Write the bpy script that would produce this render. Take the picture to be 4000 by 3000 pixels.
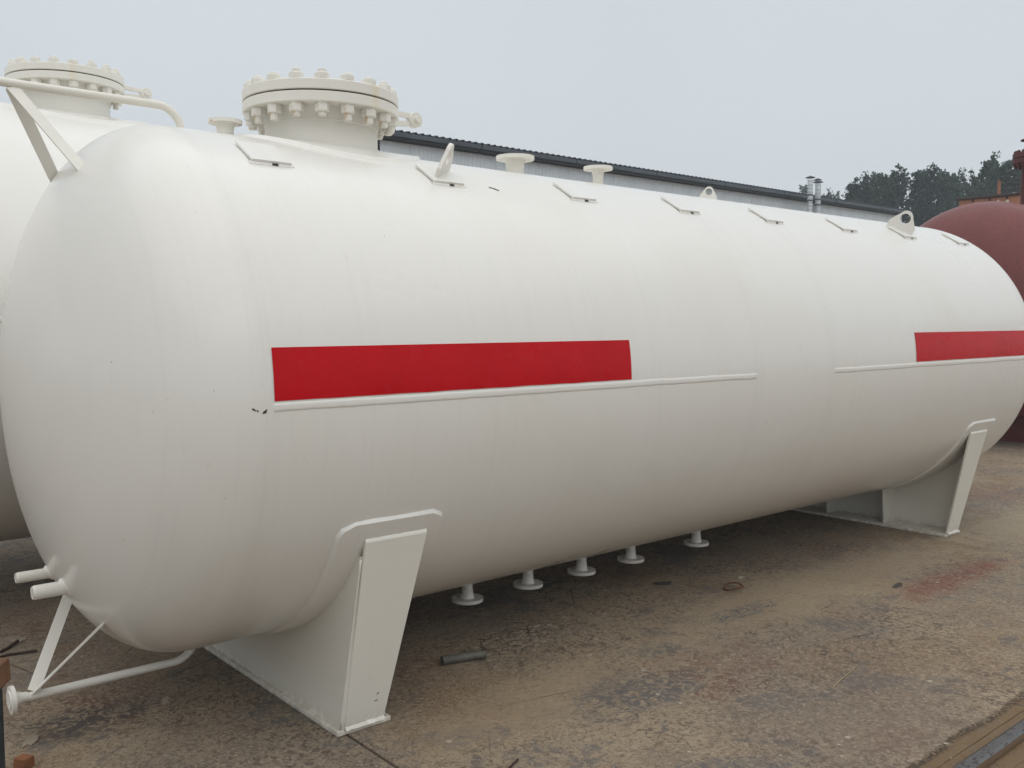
import bpy, bmesh, math, random
from mathutils import Vector, Matrix, noise
PI = math.pi
rad = math.radians
random.seed(7)
S = bpy.context.scene
COL = S.collection
for o in list(bpy.data.objects):
    bpy.data.objects.remove(o, do_unlink=True)

# ------------------------------------------------------------------ camera
CAM = Vector((2.0853, -4.3961, 1.8419))
YAW, PITCH, FPX = 0.7072, 0.0692, 3648.3
cd = bpy.data.cameras.new('camera')
cd.sensor_fit = 'HORIZONTAL'
cd.sensor_width = 36.0
cd.lens = 36.0 * FPX / 4000.0
cd.clip_start = 0.05
cd.clip_end = 3000.0
cam = bpy.data.objects.new('camera', cd)
COL.objects.link(cam)
cam.location = CAM
cam.rotation_euler = (PI / 2 - PITCH, 0.0, -YAW)
S.camera = cam

# ------------------------------------------------------------------ sky, sun, exposure
SUN_EL, SUN_AZ = rad(74), rad(200)     # azimuth clockwise from +Y
W = bpy.data.worlds.new('World')
S.world = W
W.use_nodes = True
wn, wl = W.node_tree.nodes, W.node_tree.links
wn.clear()
wo = wn.new('ShaderNodeOutputWorld')
sky = wn.new('ShaderNodeTexSky')
sky.sky_type = 'NISHITA'
sky.sun_disc = False
sky.sun_elevation = SUN_EL
sky.sun_rotation = SUN_AZ
sky.dust_density = 6.0
sky.air_density = 1.2
bg1 = wn.new('ShaderNodeBackground')
bg1.inputs['Strength'].default_value = 0.06
wl.new(sky.outputs[0], bg1.inputs['Color'])
bg2 = wn.new('ShaderNodeBackground')      # even veil of cloud
tcw = wn.new('ShaderNodeTexCoord')
nzw = wn.new('ShaderNodeTexNoise')
nzw.inputs['Scale'].default_value = 2.2
nzw.inputs['Detail'].default_value = 5.0
wl.new(tcw.outputs['Generated'], nzw.inputs['Vector'])
rpw = wn.new('ShaderNodeValToRGB')
rpw.color_ramp.elements[0].position = 0.3
rpw.color_ramp.elements[0].color = (0.650, 0.705, 0.745, 1)
rpw.color_ramp.elements[1].position = 0.7
rpw.color_ramp.elements[1].color = (0.695, 0.740, 0.775, 1)
wl.new(nzw.outputs['Fac'], rpw.inputs[0])
wl.new(rpw.outputs[0], bg2.inputs['Color'])
bg2.inputs['Strength'].default_value = 1.0
mx = wn.new('ShaderNodeMixShader')
mx.inputs[0].default_value = 0.9
wl.new(bg1.outputs[0], mx.inputs[1])
wl.new(bg2.outputs[0], mx.inputs[2])
wl.new(mx.outputs[0], wo.inputs['Surface'])

sl = bpy.data.lights.new('sun', 'SUN')
sl.energy = 1.25
sl.angle = rad(108)
sl.color = (1.0, 0.96, 0.915)
sun = bpy.data.objects.new('sun', sl)
COL.objects.link(sun)
sd = Vector((math.sin(SUN_AZ) * math.cos(SUN_EL), math.cos(SUN_AZ) * math.cos(SUN_EL), math.sin(SUN_EL)))
sun.rotation_euler = sd.to_track_quat('Z', 'Y').to_euler()
sun.location = (0, -10, 20)

vs = S.view_settings
vs.view_transform = 'Standard'
vs.look = 'None'
vs.exposure = 0.14
vs.gamma = 1.0
vs.use_curve_mapping = False
S.cycles.max_bounces = 6
S.cycles.diffuse_bounces = 3
S.cycles.glossy_bounces = 3
S.cycles.transmission_bounces = 2
S.cycles.volume_bounces = 0
S.cycles.caustics_reflective = False
S.cycles.caustics_refractive = False
S.cycles.use_adaptive_sampling = True
S.cycles.adaptive_threshold = 0.02

# ------------------------------------------------------------------ helpers
def origin(o):
    v = Vector((0, 0, 0))
    while o is not None:
        v = v + o.location
        o = o.parent
    return v

def obj(name, bm, mat, parent=None, smooth=None, world=True):
    """link bm as ONE mesh object; bm is in world coordinates when world is True"""
    me = bpy.data.meshes.new(name)
    if isinstance(bm, bmesh.types.BMesh):
        bmesh.ops.recalc_face_normals(bm, faces=bm.faces)
        bm.to_mesh(me)
        bm.free()
    else:
        me.from_pydata(*bm)
    for m in (mat if isinstance(mat, (list, tuple)) else [mat]):
        me.materials.append(m)
    o = bpy.data.objects.new(name, me)
    COL.objects.link(o)
    if parent is not None:
        if world:
            me.transform(Matrix.Translation(-origin(parent)))
        o.parent = parent
    if smooth is not None:
        for p in me.polygons:
            p.use_smooth = True
        if smooth < 180:
            me.set_sharp_from_angle(angle=rad(smooth))
    return o

def thing(name, loc, label, cat, group=None):
    o = bpy.data.objects.new(name, None)
    o.empty_display_size = 0.2
    COL.objects.link(o)
    o.location = loc
    return tag(o, label, cat, group)

def tag(o, label, cat, group=None):
    o['label'] = label
    o['category'] = cat
    if group:
        o['group'] = group
    return o

def structure(o):
    o['kind'] = 'structure'
    return o

def frame(axis):
    axis = Vector(axis).normalized()
    up = Vector((0, 0, 1)) if abs(axis.z) < 0.95 else Vector((0, 1, 0))
    u = axis.cross(up).normalized()
    v = u.cross(axis).normalized()
    return axis, u, v

def lathe(bm, prof, base, axis, n=32, cap=True, mat=0):
    """prof: (distance along axis, radius)"""
    a, u, v = frame(axis)
    base = Vector(base)
    rings = []
    for d, r in prof:
        c = base + a * d
        if r < 1e-6:
            rings.append([bm.verts.new(c)])
        else:
            rings.append([bm.verts.new(c + (u * math.cos(2 * PI * k / n) + v * math.sin(2 * PI * k / n)) * r) for k in range(n)])
    for A, B in zip(rings, rings[1:]):
        for k in range(n):
            k2 = (k + 1) % n
            if len(A) == 1 and len(B) == 1:
                continue
            if len(A) == 1:
                f = bm.faces.new((A[0], B[k], B[k2]))
            elif len(B) == 1:
                f = bm.faces.new((A[k], A[k2], B[0]))
            else:
                f = bm.faces.new((A[k], A[k2], B[k2], B[k]))
            f.material_index = mat
    if cap:
        for R_ in (rings[0], rings[-1]):
            if len(R_) > 2:
                bm.faces.new(R_).material_index = mat
    return rings

def tube(bm, pts, r, n=16, cap=True):
    pts = [Vector(p) for p in pts]
    rings = []
    t0 = (pts[1] - pts[0]).normalized()
    _, u, v = frame(t0)
    for i, p in enumerate(pts):
        t = (pts[min(i + 1, len(pts) - 1)] - pts[max(i - 1, 0)]).normalized()
        u = (u - t * u.dot(t)).normalized()
        v = t.cross(u)
        rr = r[i] if isinstance(r, (list, tuple)) else r
        rings.append([bm.verts.new(p + (u * math.cos(2 * PI * k / n) + v * math.sin(2 * PI * k / n)) * rr) for k in range(n)])
    for A, B in zip(rings, rings[1:]):
        for k in range(n):
            bm.faces.new((A[k], A[(k + 1) % n], B[(k + 1) % n], B[k]))
    if cap:
        bm.faces.new(rings[0])
        bm.faces.new(rings[-1])

def box(bm, c, s, rot=None, bevel=0.0, mat=0):
    M = Matrix.Translation(Vector(c))
    if rot is not None:
        M = M @ rot.to_4x4()
    M = M @ Matrix.Diagonal((s[0], s[1], s[2], 1))
    r = bmesh.ops.create_cube(bm, size=1.0, matrix=M)
    for f in {f for v in r['verts'] for f in v.link_faces}:
        f.material_index = mat
    if bevel:
        es = list({e for v in r['verts'] for e in v.link_edges})
        bmesh.ops.bevel(bm, geom=es, offset=bevel, segments=2, affect='EDGES', profile=0.6)

def bar(bm, a, b, wdir, w, t, bevel=0.0):
    """flat bar from a to b: width w along wdir, thickness t"""
    a, b = Vector(a), Vector(b)
    z = (b - a).normalized()
    x = Vector(wdir)
    x = (x - z * x.dot(z)).normalized()
    y = z.cross(x)
    R_ = Matrix((x, y, z)).transposed()
    box(bm, (a + b) / 2, (w, t, (b - a).length), R_, bevel)

def plate(bm, outer, holes, O, ux, uy, th):
    """flat plate with holes: outlines in 2D, placed at O with axes ux, uy, extruded th along ux x uy"""
    O, ux, uy = Vector(O), Vector(ux).normalized(), Vector(uy).normalized()
    nz = ux.cross(uy)
    es, loops = [], []
    for L in [outer] + holes:
        vs_ = [bm.verts.new(O + ux * x + uy * y) for x, y in L]
        loops.append(vs_)
        for i in range(len(vs_)):
            es.append(bm.edges.new((vs_[i], vs_[(i + 1) % len(vs_)])))
    r = bmesh.ops.triangle_fill(bm, use_beauty=True, use_dissolve=False, edges=es)
    fs = [g for g in r['geom'] if isinstance(g, bmesh.types.BMFace)]
    e = bmesh.ops.extrude_face_region(bm, geom=fs)
    bmesh.ops.translate(bm, verts=[g for g in e['geom'] if isinstance(g, bmesh.types.BMVert)], vec=nz * th)

def circle2(cx, cy, r, n=16, a0=0.0):
    return [(cx + r * math.cos(a0 + 2 * PI * k / n), cy + r * math.sin(a0 + 2 * PI * k / n)) for k in range(n)]

# ------------------------------------------------------------------ materials
class NT:
    def __init__(s, name):
        s.m = bpy.data.materials.new(name)
        s.m.use_nodes = True
        s.n, s.l = s.m.node_tree.nodes, s.m.node_tree.links
        s.p = s.n['Principled BSDF']
        s.tc = s.n.new('ShaderNodeTexCoord')
        s.co = s.tc.outputs['Object']
    def put(s, sock, v):
        if isinstance(v, bpy.types.NodeSocket):
            s.l.new(v, sock)
        elif isinstance(v, (tuple, list)) and len(v) == 3 and sock.type == 'RGBA':
            sock.default_value = (*v, 1)
        else:
            sock.default_value = v
    def set(s, **k):
        for a, v in k.items():
            s.put(s.p.inputs[a.replace('_', ' ')], v)
    def noise(s, scale, detail=4.0, rough=0.55, dist=0.0, co=None, lac=2.0):
        t = s.n.new('ShaderNodeTexNoise')
        s.put(t.inputs['Vector'], co or s.co)
        t.inputs['Scale'].default_value = scale
        t.inputs['Detail'].default_value = detail
        t.inputs['Roughness'].default_value = rough
        t.inputs['Distortion'].default_value = dist
        t.inputs['Lacunarity'].default_value = lac
        return t.outputs['Fac']
    def voro(s, scale, feature='F1', co=None, out='Distance', rnd=1.0):
        t = s.n.new('ShaderNodeTexVoronoi')
        t.feature = feature
        s.put(t.inputs['Vector'], co or s.co)
        t.inputs['Scale'].default_value = scale
        t.inputs['Randomness'].default_value = rnd
        return t.outputs[out]
    def ramp(s, fac, stops):
        t = s.n.new('ShaderNodeValToRGB')
        cr = t.color_ramp
        while len(cr.elements) < len(stops):
            cr.elements.new(0.5)
        for e, (pos, c) in zip(cr.elements, stops):
            e.position = pos
            e.color = (*c, 1) if isinstance(c, tuple) else (c, c, c, 1)
        s.l.new(fac, t.inputs[0])
        return t.outputs[0]
    def step(s, fac, a, b):
        t = s.n.new('ShaderNodeMapRange')
        t.interpolation_type = 'SMOOTHSTEP'
        s.put(t.inputs['Value'], fac)
        t.inputs['From Min'].default_value = a
        t.inputs['From Max'].default_value = b
        return t.outputs[0]
    def math(s, op, a, b=0.0, c=0.0):
        t = s.n.new('ShaderNodeMath')
        t.operation = op
        s.put(t.inputs[0], a)
        s.put(t.inputs[1], b)
        s.put(t.inputs[2], c)
        return t.outputs[0]
    def mix(s, fac, a, b, blend='MIX'):
        t = s.n.new('ShaderNodeMix')
        t.data_type = 'RGBA'
        t.blend_type = blend
        s.put(t.inputs[0], fac)
        s.put(t.inputs[6], a)
        s.put(t.inputs[7], b)
        return t.outputs[2]
    def bump(s, h, strength=0.2, dist=0.01, prev=None):
        t = s.n.new('ShaderNodeBump')
        t.inputs['Strength'].default_value = strength
        t.inputs['Distance'].default_value = dist
        s.put(t.inputs['Height'], h)
        if prev is not None:
            s.l.new(prev, t.inputs['Normal'])
        s.l.new(t.outputs[0], s.p.inputs['Normal'])
        return t.outputs[0]
    def map(s, scale=(1, 1, 1), rot=(0, 0, 0), loc=(0, 0, 0)):
        t = s.n.new('ShaderNodeMapping')
        s.l.new(s.co, t.inputs['Vector'])
        t.inputs['Scale'].default_value = scale
        t.inputs['Rotation'].default_value = rot
        t.inputs['Location'].default_value = loc
        return t.outputs[0]
    def xyz(s):
        t = s.n.new('ShaderNodeSeparateXYZ')
        s.l.new(s.co, t.inputs[0])
        return t.outputs

def simple(name, c, rough=0.6, metal=0.0, var=0.12, scale=6.0, bump=0.1, spec=0.5, bscale=60):
    t = NT(name)
    n = t.noise(scale, 5)
    a = tuple(x * (1 - var) for x in c)
    b = tuple(min(1, x * (1 + var)) for x in c)
    t.set(Base_Color=t.ramp(n, [(0.3, a), (0.7, b)]), Roughness=rough, Metallic=metal, Specular_IOR_Level=spec)
    if bump:
        t.bump(t.noise(bscale, 3), bump, 0.004)
    return t.m

def paint(name, c, rough=0.3, specks=True, warm=(0.95, 0.93, 0.88), drips=False, coat=0.0, streaks=False, mud=False):
    t = NT(name)
    big = t.noise(0.9, 4, 0.6)
    col = t.mix(t.math('MULTIPLY', t.step(big, 0.42, 0.75), 0.55), c, tuple(x * y for x, y in zip(c, warm)))
    if specks:
        vn = t.voro(24.0).node
        sx = t.n.new('ShaderNodeSeparateColor')
        t.l.new(vn.outputs['Color'], sx.inputs[0])
        size = t.math('MULTIPLY', t.math('POWER', sx.outputs[0], 6.0), 0.085)
        m = t.math('LESS_THAN', vn.outputs['Distance'], size)
        col = t.mix(t.math('MULTIPLY', m, 0.6), col, (0.20, 0.19, 0.17))
    if streaks:
        xx = t.xyz()[0]
        for xs_ in (-3.517, -0.46, 0.355, 3.512):
            dd = t.math('ADD', t.math('ABSOLUTE', t.math('SUBTRACT', xx, xs_)), t.math('MULTIPLY', big, 0.03))
            col = t.mix(t.math('MULTIPLY', t.math('SUBTRACT', 1.0, t.step(dd, 0.05, 0.085)), 0.09), col, tuple(x * 0.84 for x in c))
        sn = t.noise(1.0, 4, 0.65, co=t.map((34, 0.9, 0.9)))
        col = t.mix(t.math('MULTIPLY', t.step(sn, 0.45, 0.75), 0.16), col, tuple(x * 0.80 for x in c))
        sc2 = t.noise(7.0, 5, 0.7, 0.8)
        col = t.mix(t.math('MULTIPLY', t.step(sc2, 0.64, 0.72), 0.16), col, (0.50, 0.46, 0.40))
    if mud:
        zz = t.xyz()[2]
        mn = t.noise(18, 5, 0.7)
        mm = t.math('MULTIPLY', t.step(t.math('ADD', zz, t.math('MULTIPLY', mn, 0.22)), 0.22, 0.10), t.step(mn, 0.38, 0.60))
        col = t.mix(t.math('MULTIPLY', mm, 0.55), col, (0.26, 0.20, 0.13))
    if drips:
        dn = t.noise(1.0, 4, 0.7, co=t.map((26, 26, 1.3)))
        col = t.mix(t.math('MULTIPLY', t.step(dn, 0.60, 0.80), 0.22), col, (0.42, 0.37, 0.28))
    t.set(Base_Color=col, Roughness=t.ramp(big, [(0.3, rough * 0.85), (0.7, rough * 1.25)]), Specular_IOR_Level=0.5, Coat_Weight=coat, Coat_Roughness=0.16)
    b = t.bump(t.noise(2.2, 2, 0.5), 0.12, 0.012)
    t.bump(t.noise(140.0, 0), 0.04, 0.003, b)
    return t.m

M = {}
M['white'] = paint('white_paint', (0.782, 0.762, 0.715), coat=0.42, streaks=True)
M['white_fit'] = paint('white_paint_fittings', (0.775, 0.755, 0.70), 0.36, False, coat=0.3)
M['cream'] = paint('cream_paint', (0.785, 0.760, 0.69), 0.38, False, drips=False)
M['saddle'] = paint('white_paint_saddle', (0.77, 0.745, 0.672), 0.36, False, drips=True, coat=0.3, mud=True)
M['white_back'] = paint('white_paint_rear', (0.785, 0.768, 0.725), 0.3)
M['black'] = simple('gasket_black', (0.02, 0.02, 0.02), 0.8, bump=0)
M['dark_hole'] = simple('bare_dark_steel', (0.045, 0.042, 0.04), 0.7, 0.2)
def nuts_mat():
    t = NT('painted_nut')
    info = t.n.new('ShaderNodeObjectInfo')
    n = t.noise(16, 4)
    rust = t.math('MULTIPLY', t.step(n, 0.60, 0.72), t.step(info.outputs['Random'], 0.5, 0.75))
    t.set(Base_Color=t.mix(t.math('MULTIPLY', rust, 0.6), (0.785, 0.760, 0.69), (0.55, 0.36, 0.16)), Roughness=0.45)
    return t.m
M['nut'] = nuts_mat()
def flange_mat():
    t = NT('flange_cream')
    v = t.xyz()
    n = t.noise(1.0, 5, 0.6, co=t.map((7, 7, 1.2)))
    st = t.math('MULTIPLY', t.step(n, 0.58, 0.72), 0.35)
    t.set(Base_Color=t.mix(st, (0.785, 0.760, 0.69), (0.72, 0.57, 0.28)), Roughness=0.36)
    t.bump(t.noise(90, 2), 0.05, 0.003)
    return t.m
M['flange'] = flange_mat()
def rust_ring_mat():
    t = NT('flange_cream_rusty')
    n = t.noise(22, 4, 0.6)
    t.set(Base_Color=t.mix(t.step(n, 0.56, 0.66), (0.785, 0.760, 0.69), (0.47, 0.27, 0.12)), Roughness=0.4)
    return t.m
M['flange_rust'] = rust_ring_mat()
def red_mat():
    t = NT('red_stripe_paint')
    v = t.xyz()
    n = t.noise(2.5, 5, 0.6)
    col = t.ramp(n, [(0.3, (0.47, 0.002, 0.006)), (0.7, (0.55, 0.003, 0.009))])
    t.set(Base_Color=col, Roughness=t.ramp(t.noise(6, 4), [(0.3, 0.2), (0.7, 0.32)]), Specular_IOR_Level=0.16)
    cr = t.voro(26, 'DISTANCE_TO_EDGE', co=t.map((0.8, 1, 1.4)))
    mk = t.step(t.noise(1.6, 3), 0.45, 0.62)
    h = t.math('MULTIPLY', t.math('SUBTRACT', 1.0, t.step(cr, 0.0, 0.07)), mk)
    b = t.bump(t.noise(3, 3), 0.08, 0.012)
    t.bump(h, 0.16, 0.002, b)
    return t.m
M['red'] = red_mat()
def primer_mat():
    t = NT('red_oxide_primer')
    n = t.noise(2.0, 6, 0.65)
    col = t.ramp(n, [(0.28, (0.145, 0.029, 0.026)), (0.72, (0.190, 0.042, 0.037))])
    sp = t.noise(22, 3, 0.65)
    col = t.mix(t.math('MULTIPLY', t.step(sp, 0.57, 0.64), 0.5), col, (0.07, 0.014, 0.014))
    t.set(Base_Color=col, Roughness=0.4, Specular_IOR_Level=0.45)
    t.bump(sp, 0.25, 0.01)
    return t.m
M['primer'] = primer_mat()
M['primer_pipe'] = simple('red_oxide_pipe', (0.10, 0.022, 0.018), 0.6, 0, 0.25, 8)
M['orange'] = simple('orange_crane_paint', (0.36, 0.15, 0.075), 0.6, 0, 0.25, 1.6)
M['orange_dark'] = simple('dark_rail_steel', (0.06, 0.04, 0.035), 0.6, 0.2)
M['mark'] = simple('white_marking', (0.72, 0.62, 0.52), 0.6, 0, 0.08)
M['panel'] = simple('blue_grey_sheet', (0.74, 0.80, 0.84), 0.5, 0, 0.06, 0.7, 0.05, 0.4)
M['gutter'] = simple('dark_blue_gutter', (0.055, 0.068, 0.082), 0.45, 0, 0.25, 0.8, 0.0)
M['fascia'] = simple('dark_fascia', (0.012, 0.016, 0.020), 0.6, 0, 0.3, 0.8, 0.0)
M['roof'] = simple('roof_sheet', (0.07, 0.085, 0.10), 0.45, 0.0, 0.25, 0.5, 0.0)
M['galv'] = simple('galvanised_duct', (0.55, 0.58, 0.60), 0.38, 0.55, 0.12, 5, 0.05)
M['cap'] = simple('duct_cap', (0.055, 0.06, 0.075), 0.5, 0.3, 0.1)
M['offcut'] = simple('steel_offcut', (0.115, 0.108, 0.088), 0.6, 0.2, 0.3, 14, 0.2)
M['rust_wire'] = simple('rusty_wire', (0.12, 0.045, 0.02), 0.8, 0.1, 0.3, 20)
M['stone'] = simple('stone', (0.20, 0.155, 0.115), 0.9, 0, 0.3, 18, 0.5)
M['flake'] = simple('concrete_flake', (0.29, 0.24, 0.185), 0.9, 0, 0.3, 5, 0.4)
M['flake_dark'] = simple('dark_sheet_scrap', (0.07, 0.062, 0.055), 0.7, 0, 0.3, 9, 0.3)
M['brick'] = simple('orange_brick', (0.22, 0.085, 0.035), 0.85, 0, 0.25, 20, 0.5)
M['timber'] = simple('worn_orange_timber', (0.19, 0.09, 0.04), 0.8, 0, 0.35, 12, 0.4)
M['bluebox'] = simple('dark_blue_steel', (0.016, 0.022, 0.028), 0.6, 0, 0.3, 8, 0.2)
M['stick'] = simple('dark_twig', (0.05, 0.03, 0.02), 0.9, 0, 0.3, 30)
M['straw'] = simple('dry_straw', (0.34, 0.28, 0.16), 0.9, 0, 0.2, 30)
def rail_mat():
    t = NT('worn_rail_steel')
    v = t.xyz()
    n = t.noise(10, 5, 0.65)
    spots = t.step(t.noise(42, 2, 0.5, co=t.map((1.0, 2.0, 1))), 0.56, 0.62)
    col = t.ramp(n, [(0.3, (0.10, 0.098, 0.096)), (0.7, (0.17, 0.165, 0.162))])
    col = t.mix(spots, col, (0.06, 0.05, 0.045))
    # sides are rusty, running face is polished
    g = t.n.new('ShaderNodeNewGeometry')
    sx = t.n.new('ShaderNodeSeparateXYZ')
    t.l.new(g.outputs['True Normal'], sx.inputs[0])
    upm = t.step(sx.outputs[2], 0.45, 0.85)
    col = t.mix(upm, (0.13, 0.085, 0.05), col)
    t.set(Base_Color=col, Metallic=t.math('MULTIPLY', upm, 0.75), Roughness=t.ramp(n, [(0.3, 0.3), (0.7, 0.5)]))
    t.bump(n, 0.15, 0.004)
    return t.m
M['rail'] = rail_mat()

def ground_mat():
    t = NT('stained_concrete')
    v = t.xyz()
    X, Y = v[0], v[1]
    low = t.noise(0.55, 4, 0.6)
    mid = t.noise(2.3, 4, 0.7, 0.3)
    # worn concrete: tan dust over grey-mauve base
    col = t.mix(t.step(low, 0.38, 0.62), (0.225, 0.178, 0.132), (0.310, 0.242, 0.165))
    col = t.mix(t.math('MULTIPLY', t.step(mid, 0.50, 0.72), 0.6), col, (0.175, 0.137, 0.108))
    warm = t.noise(0.9, 4, 0.55, co=t.map(loc=(3.3, 8.1, 0)))
    col = t.mix(t.math('MULTIPLY', t.step(warm, 0.52, 0.70), 0.55), col, (0.21, 0.130, 0.065))
    # small flakes where the thin surface has come off, drawn out like worms
    f1 = t.noise(17, 4, 0.65, 1.8)
    fm = t.step(t.noise(1.3, 3, 0.6, co=t.map(loc=(7, 2, 0))), 0.36, 0.60)
    fl = t.math('MULTIPLY', t.step(f1, 0.53, 0.57), fm)
    col = t.mix(t.math('MULTIPLY', fl, 0.80), col, (0.088, 0.062, 0.048))
    f2 = t.noise(40, 3, 0.7, 1.2)
    col = t.mix(t.math('MULTIPLY', t.step(f2, 0.55, 0.60), 0.62), col, (0.10, 0.076, 0.060))
    col = t.mix(t.math('MULTIPLY', t.step(f2, 0.46, 0.38), 0.5), col, (0.40, 0.33, 0.24))
    # reddish primer overspray
    rd = t.noise(1.1, 3, 0.7, co=t.map(loc=(1.7, 4.4, 0)))
    col = t.mix(t.math('MULTIPLY', t.math('MULTIPLY', t.step(rd, 0.52, 0.66), t.step(f1, 0.42, 0.58)), 0.6), col, (0.17, 0.085, 0.062))
    # blue-grey paint stains
    gy = t.noise(1.7, 4, 0.75, 0.5, co=t.map((0.7, 1.0, 1), loc=(2.0, 0.6, 0)))
    gm = t.math('MULTIPLY', t.step(gy, 0.56, 0.61), t.step(f1, 0.36, 0.55))
    col = t.mix(t.math('MULTIPLY', gm, 0.7), col, (0.12, 0.112, 0.108))
    # the big red patch
    def blob(cx, cy, rx, ry):
        a = t.math('DIVIDE', t.math('SUBTRACT', X, cx), rx)
        b = t.math('DIVIDE', t.math('SUBTRACT', Y, cy), ry)
        return t.math('SQRT', t.math('ADD', t.math('MULTIPLY', a, a), t.math('MULTIPLY', b, b)))
    wob = t.math('MULTIPLY', t.math('SUBTRACT', t.noise(6.0, 5, 0.75), 0.5), 2.4)
    def patch(c, colr, k, lo=0.7, hi=1.1, fine=0.35):
        nonlocal col
        d = t.math('ADD', blob(*c), wob)
        m = t.math('SUBTRACT', 1.0, t.step(d, lo, hi))
        m = t.math('MULTIPLY', m, t.step(f1, fine, fine + 0.2))
        col = t.mix(t.math('MULTIPLY', m, k), col, colr)
    patch((8.0, -0.95, 2.3, 0.42), (0.36, 0.285, 0.190), 0.6, 0.4, 1.2, 0.3)
    patch((11.0, -1.1, 1.6, 0.5), (0.36, 0.30, 0.215), 0.6, 0.4, 1.2, 0.3)
    patch((5.0, -1.15, 0.8, 0.30), (0.34, 0.255, 0.165), 0.55, 0.4, 1.2, 0.3)
    patch((8.45, -1.47, 0.50, 0.15), (0.20, 0.060, 0.048), 0.7, 0.2, 1.5, 0.34)
    patch((9.15, -1.47, 0.42, 0.12), (0.19, 0.062, 0.050), 0.65, 0.2, 1.5, 0.34)
    patch((6.3, -2.3, 1.2, 0.5), (0.150, 0.106, 0.082), 0.55, 0.2, 1.3, 0.42)
    patch((12.2, -0.2, 0.7, 0.35), (0.20, 0.10, 0.082), 0.4, 0.2, 1.4)
    patch((6.95, -0.94, 0.34, 0.10), (0.10, 0.105, 0.112), 0.85, fine=0.42)
    patch((5.45, -1.35, 0.5, 0.25), (0.110, 0.104, 0.102), 0.8, 0.3, 1.2, 0.36)
    patch((11.6, -0.4, 0.9, 0.3), (0.18, 0.165, 0.155), 0.6, 0.2, 1.4, 0.42)
    patch((3.15, 1.0, 0.3, 0.5), (0.42, 0.37, 0.30), 0.6, fine=0.45)
    patch((3.3, 0.05, 0.34, 0.20), (0.06, 0.055, 0.057), 0.7, 0.4, 1.2, fine=0.36)
    # wet rusty dirt along the crane rail
    yw = t.math('ADD', Y, t.math('MULTIPLY', t.math('SUBTRACT', t.noise(3.0, 5, 0.6), 0.5), 0.10))
    wet = t.math('MULTIPLY', t.step(yw, -2.60, -2.66), t.step(yw, -2.98, -2.92))
    col = t.mix(t.math('MULTIPLY', wet, t.math('MULTIPLY', t.step(f2, 0.66, 0.50), 0.85)), col, (0.150, 0.088, 0.034))
    edge = t.math('MULTIPLY', t.step(yw, -2.60, -2.625), t.step(yw, -2.665, -2.64))
    col = t.mix(t.math('MULTIPLY', edge, t.math('MULTIPLY', t.step(f2, 0.36, 0.52), 0.8)), col, (0.035, 0.022, 0.012))
    # pale flecks
    vn = t.voro(11.0).node
    d = vn.outputs['Distance']
    sc = t.n.new('ShaderNodeSeparateColor')
    t.l.new(vn.outputs['Color'], sc.inputs[0])
    fk = t.math('LESS_THAN', d, t.math('MULTIPLY', t.math('POWER', sc.outputs[0], 8.0), 0.15))
    col = t.mix(t.math('MULTIPLY', fk, 0.8), col, (0.45, 0.40, 0.33))
    patch((5.70, -0.45, 0.42, 0.16), (0.30, 0.245, 0.185), 0.7, 0.1, 1.3, 0.44)
    pk = t.voro(14.0, 'DISTANCE_TO_EDGE', co=t.map((0.7, 1.3, 1)))
    pm_ = t.math('MULTIPLY', t.math('SUBTRACT', 1.0, t.step(pk, 0.01, 0.07)), t.math('SUBTRACT', 1.0, t.step(t.math('ADD', blob(5.55, -0.42, 0.5, 0.2), wob), 0.5, 1.1)))
    col = t.mix(t.math('MULTIPLY', pm_, 0.8), col, (0.03, 0.024, 0.019))
    # hairline cracks
    ck = t.voro(1.3, 'DISTANCE_TO_EDGE', co=t.mix(0.12, t.co, t.n.new('ShaderNodeTexNoise').outputs['Color'], 'ADD'))
    cm = t.math('MULTIPLY', t.math('SUBTRACT', 1.0, t.step(ck, 0.002, 0.008)), t.step(t.noise(0.8, 2, co=t.map(loc=(9, 1, 0))), 0.55, 0.66))
    col = t.mix(t.math('MULTIPLY', cm, 0.7), col, (0.04, 0.03, 0.025))
    rough = t.math('SUBTRACT', t.ramp(mid, [(0.3, 0.95), (0.7, 0.78)]), t.math('MULTIPLY', wet, 0.25))
    t.set(Base_Color=col, Roughness=rough, Specular_IOR_Level=0.3)
    h = t.math('ADD', t.math('MULTIPLY', f1, 0.6), t.math('MULTIPLY', f2, 0.4))
    b = t.bump(h, 0.8, 0.015)
    t.bump(t.noise(160, 2), 0.35, 0.004, b)
    return t.m
M['ground'] = ground_mat()
M['dirt'] = simple('joint_dirt', (0.07, 0.05, 0.032), 0.95, 0, 0.3, 10, 0.4)

# ------------------------------------------------------------------ ground and crane rail
bm = bmesh.new()
box(bm, (100, 100, -0.08), (1600, 1600, 0.1))
ground = structure(obj('ground', bm, M['dirt']))
for x0, x1 in ((-380.0, 4.142), (4.156, 12.655), (12.668, 480.0)):
    for y0, y1 in ((-380.0, -2.905), (-2.70, 480.0)):
        bm = bmesh.new()
        box(bm, ((x0 + x1) / 2, (y0 + y1) / 2, -0.0145), (x1 - x0, y1 - y0, 0.029), bevel=0.004)
        obj('concrete_slab', bm, M['ground'], ground)
bm = bmesh.new()                          # rough wet infill beside the rail
nx, ny = 420, 6
for i in range(nx + 1):
    for j in range(ny + 1):
        x, y = -20 + 60 * i / nx, -2.903 + 0.201 * j / ny
        bm.verts.new((x, y, -0.003 + 0.004 * noise.noise((x * 9, y * 25, 0))))
bm.verts.ensure_lookup_table()
for i in range(nx):
    for j in range(ny):
        a = i * (ny + 1) + j
        bm.faces.new([bm.verts[k] for k in (a, a + ny + 1, a + ny + 2, a + 1)])
obj('rail_groove_infill', bm, M['ground'], ground, smooth=180)

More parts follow.
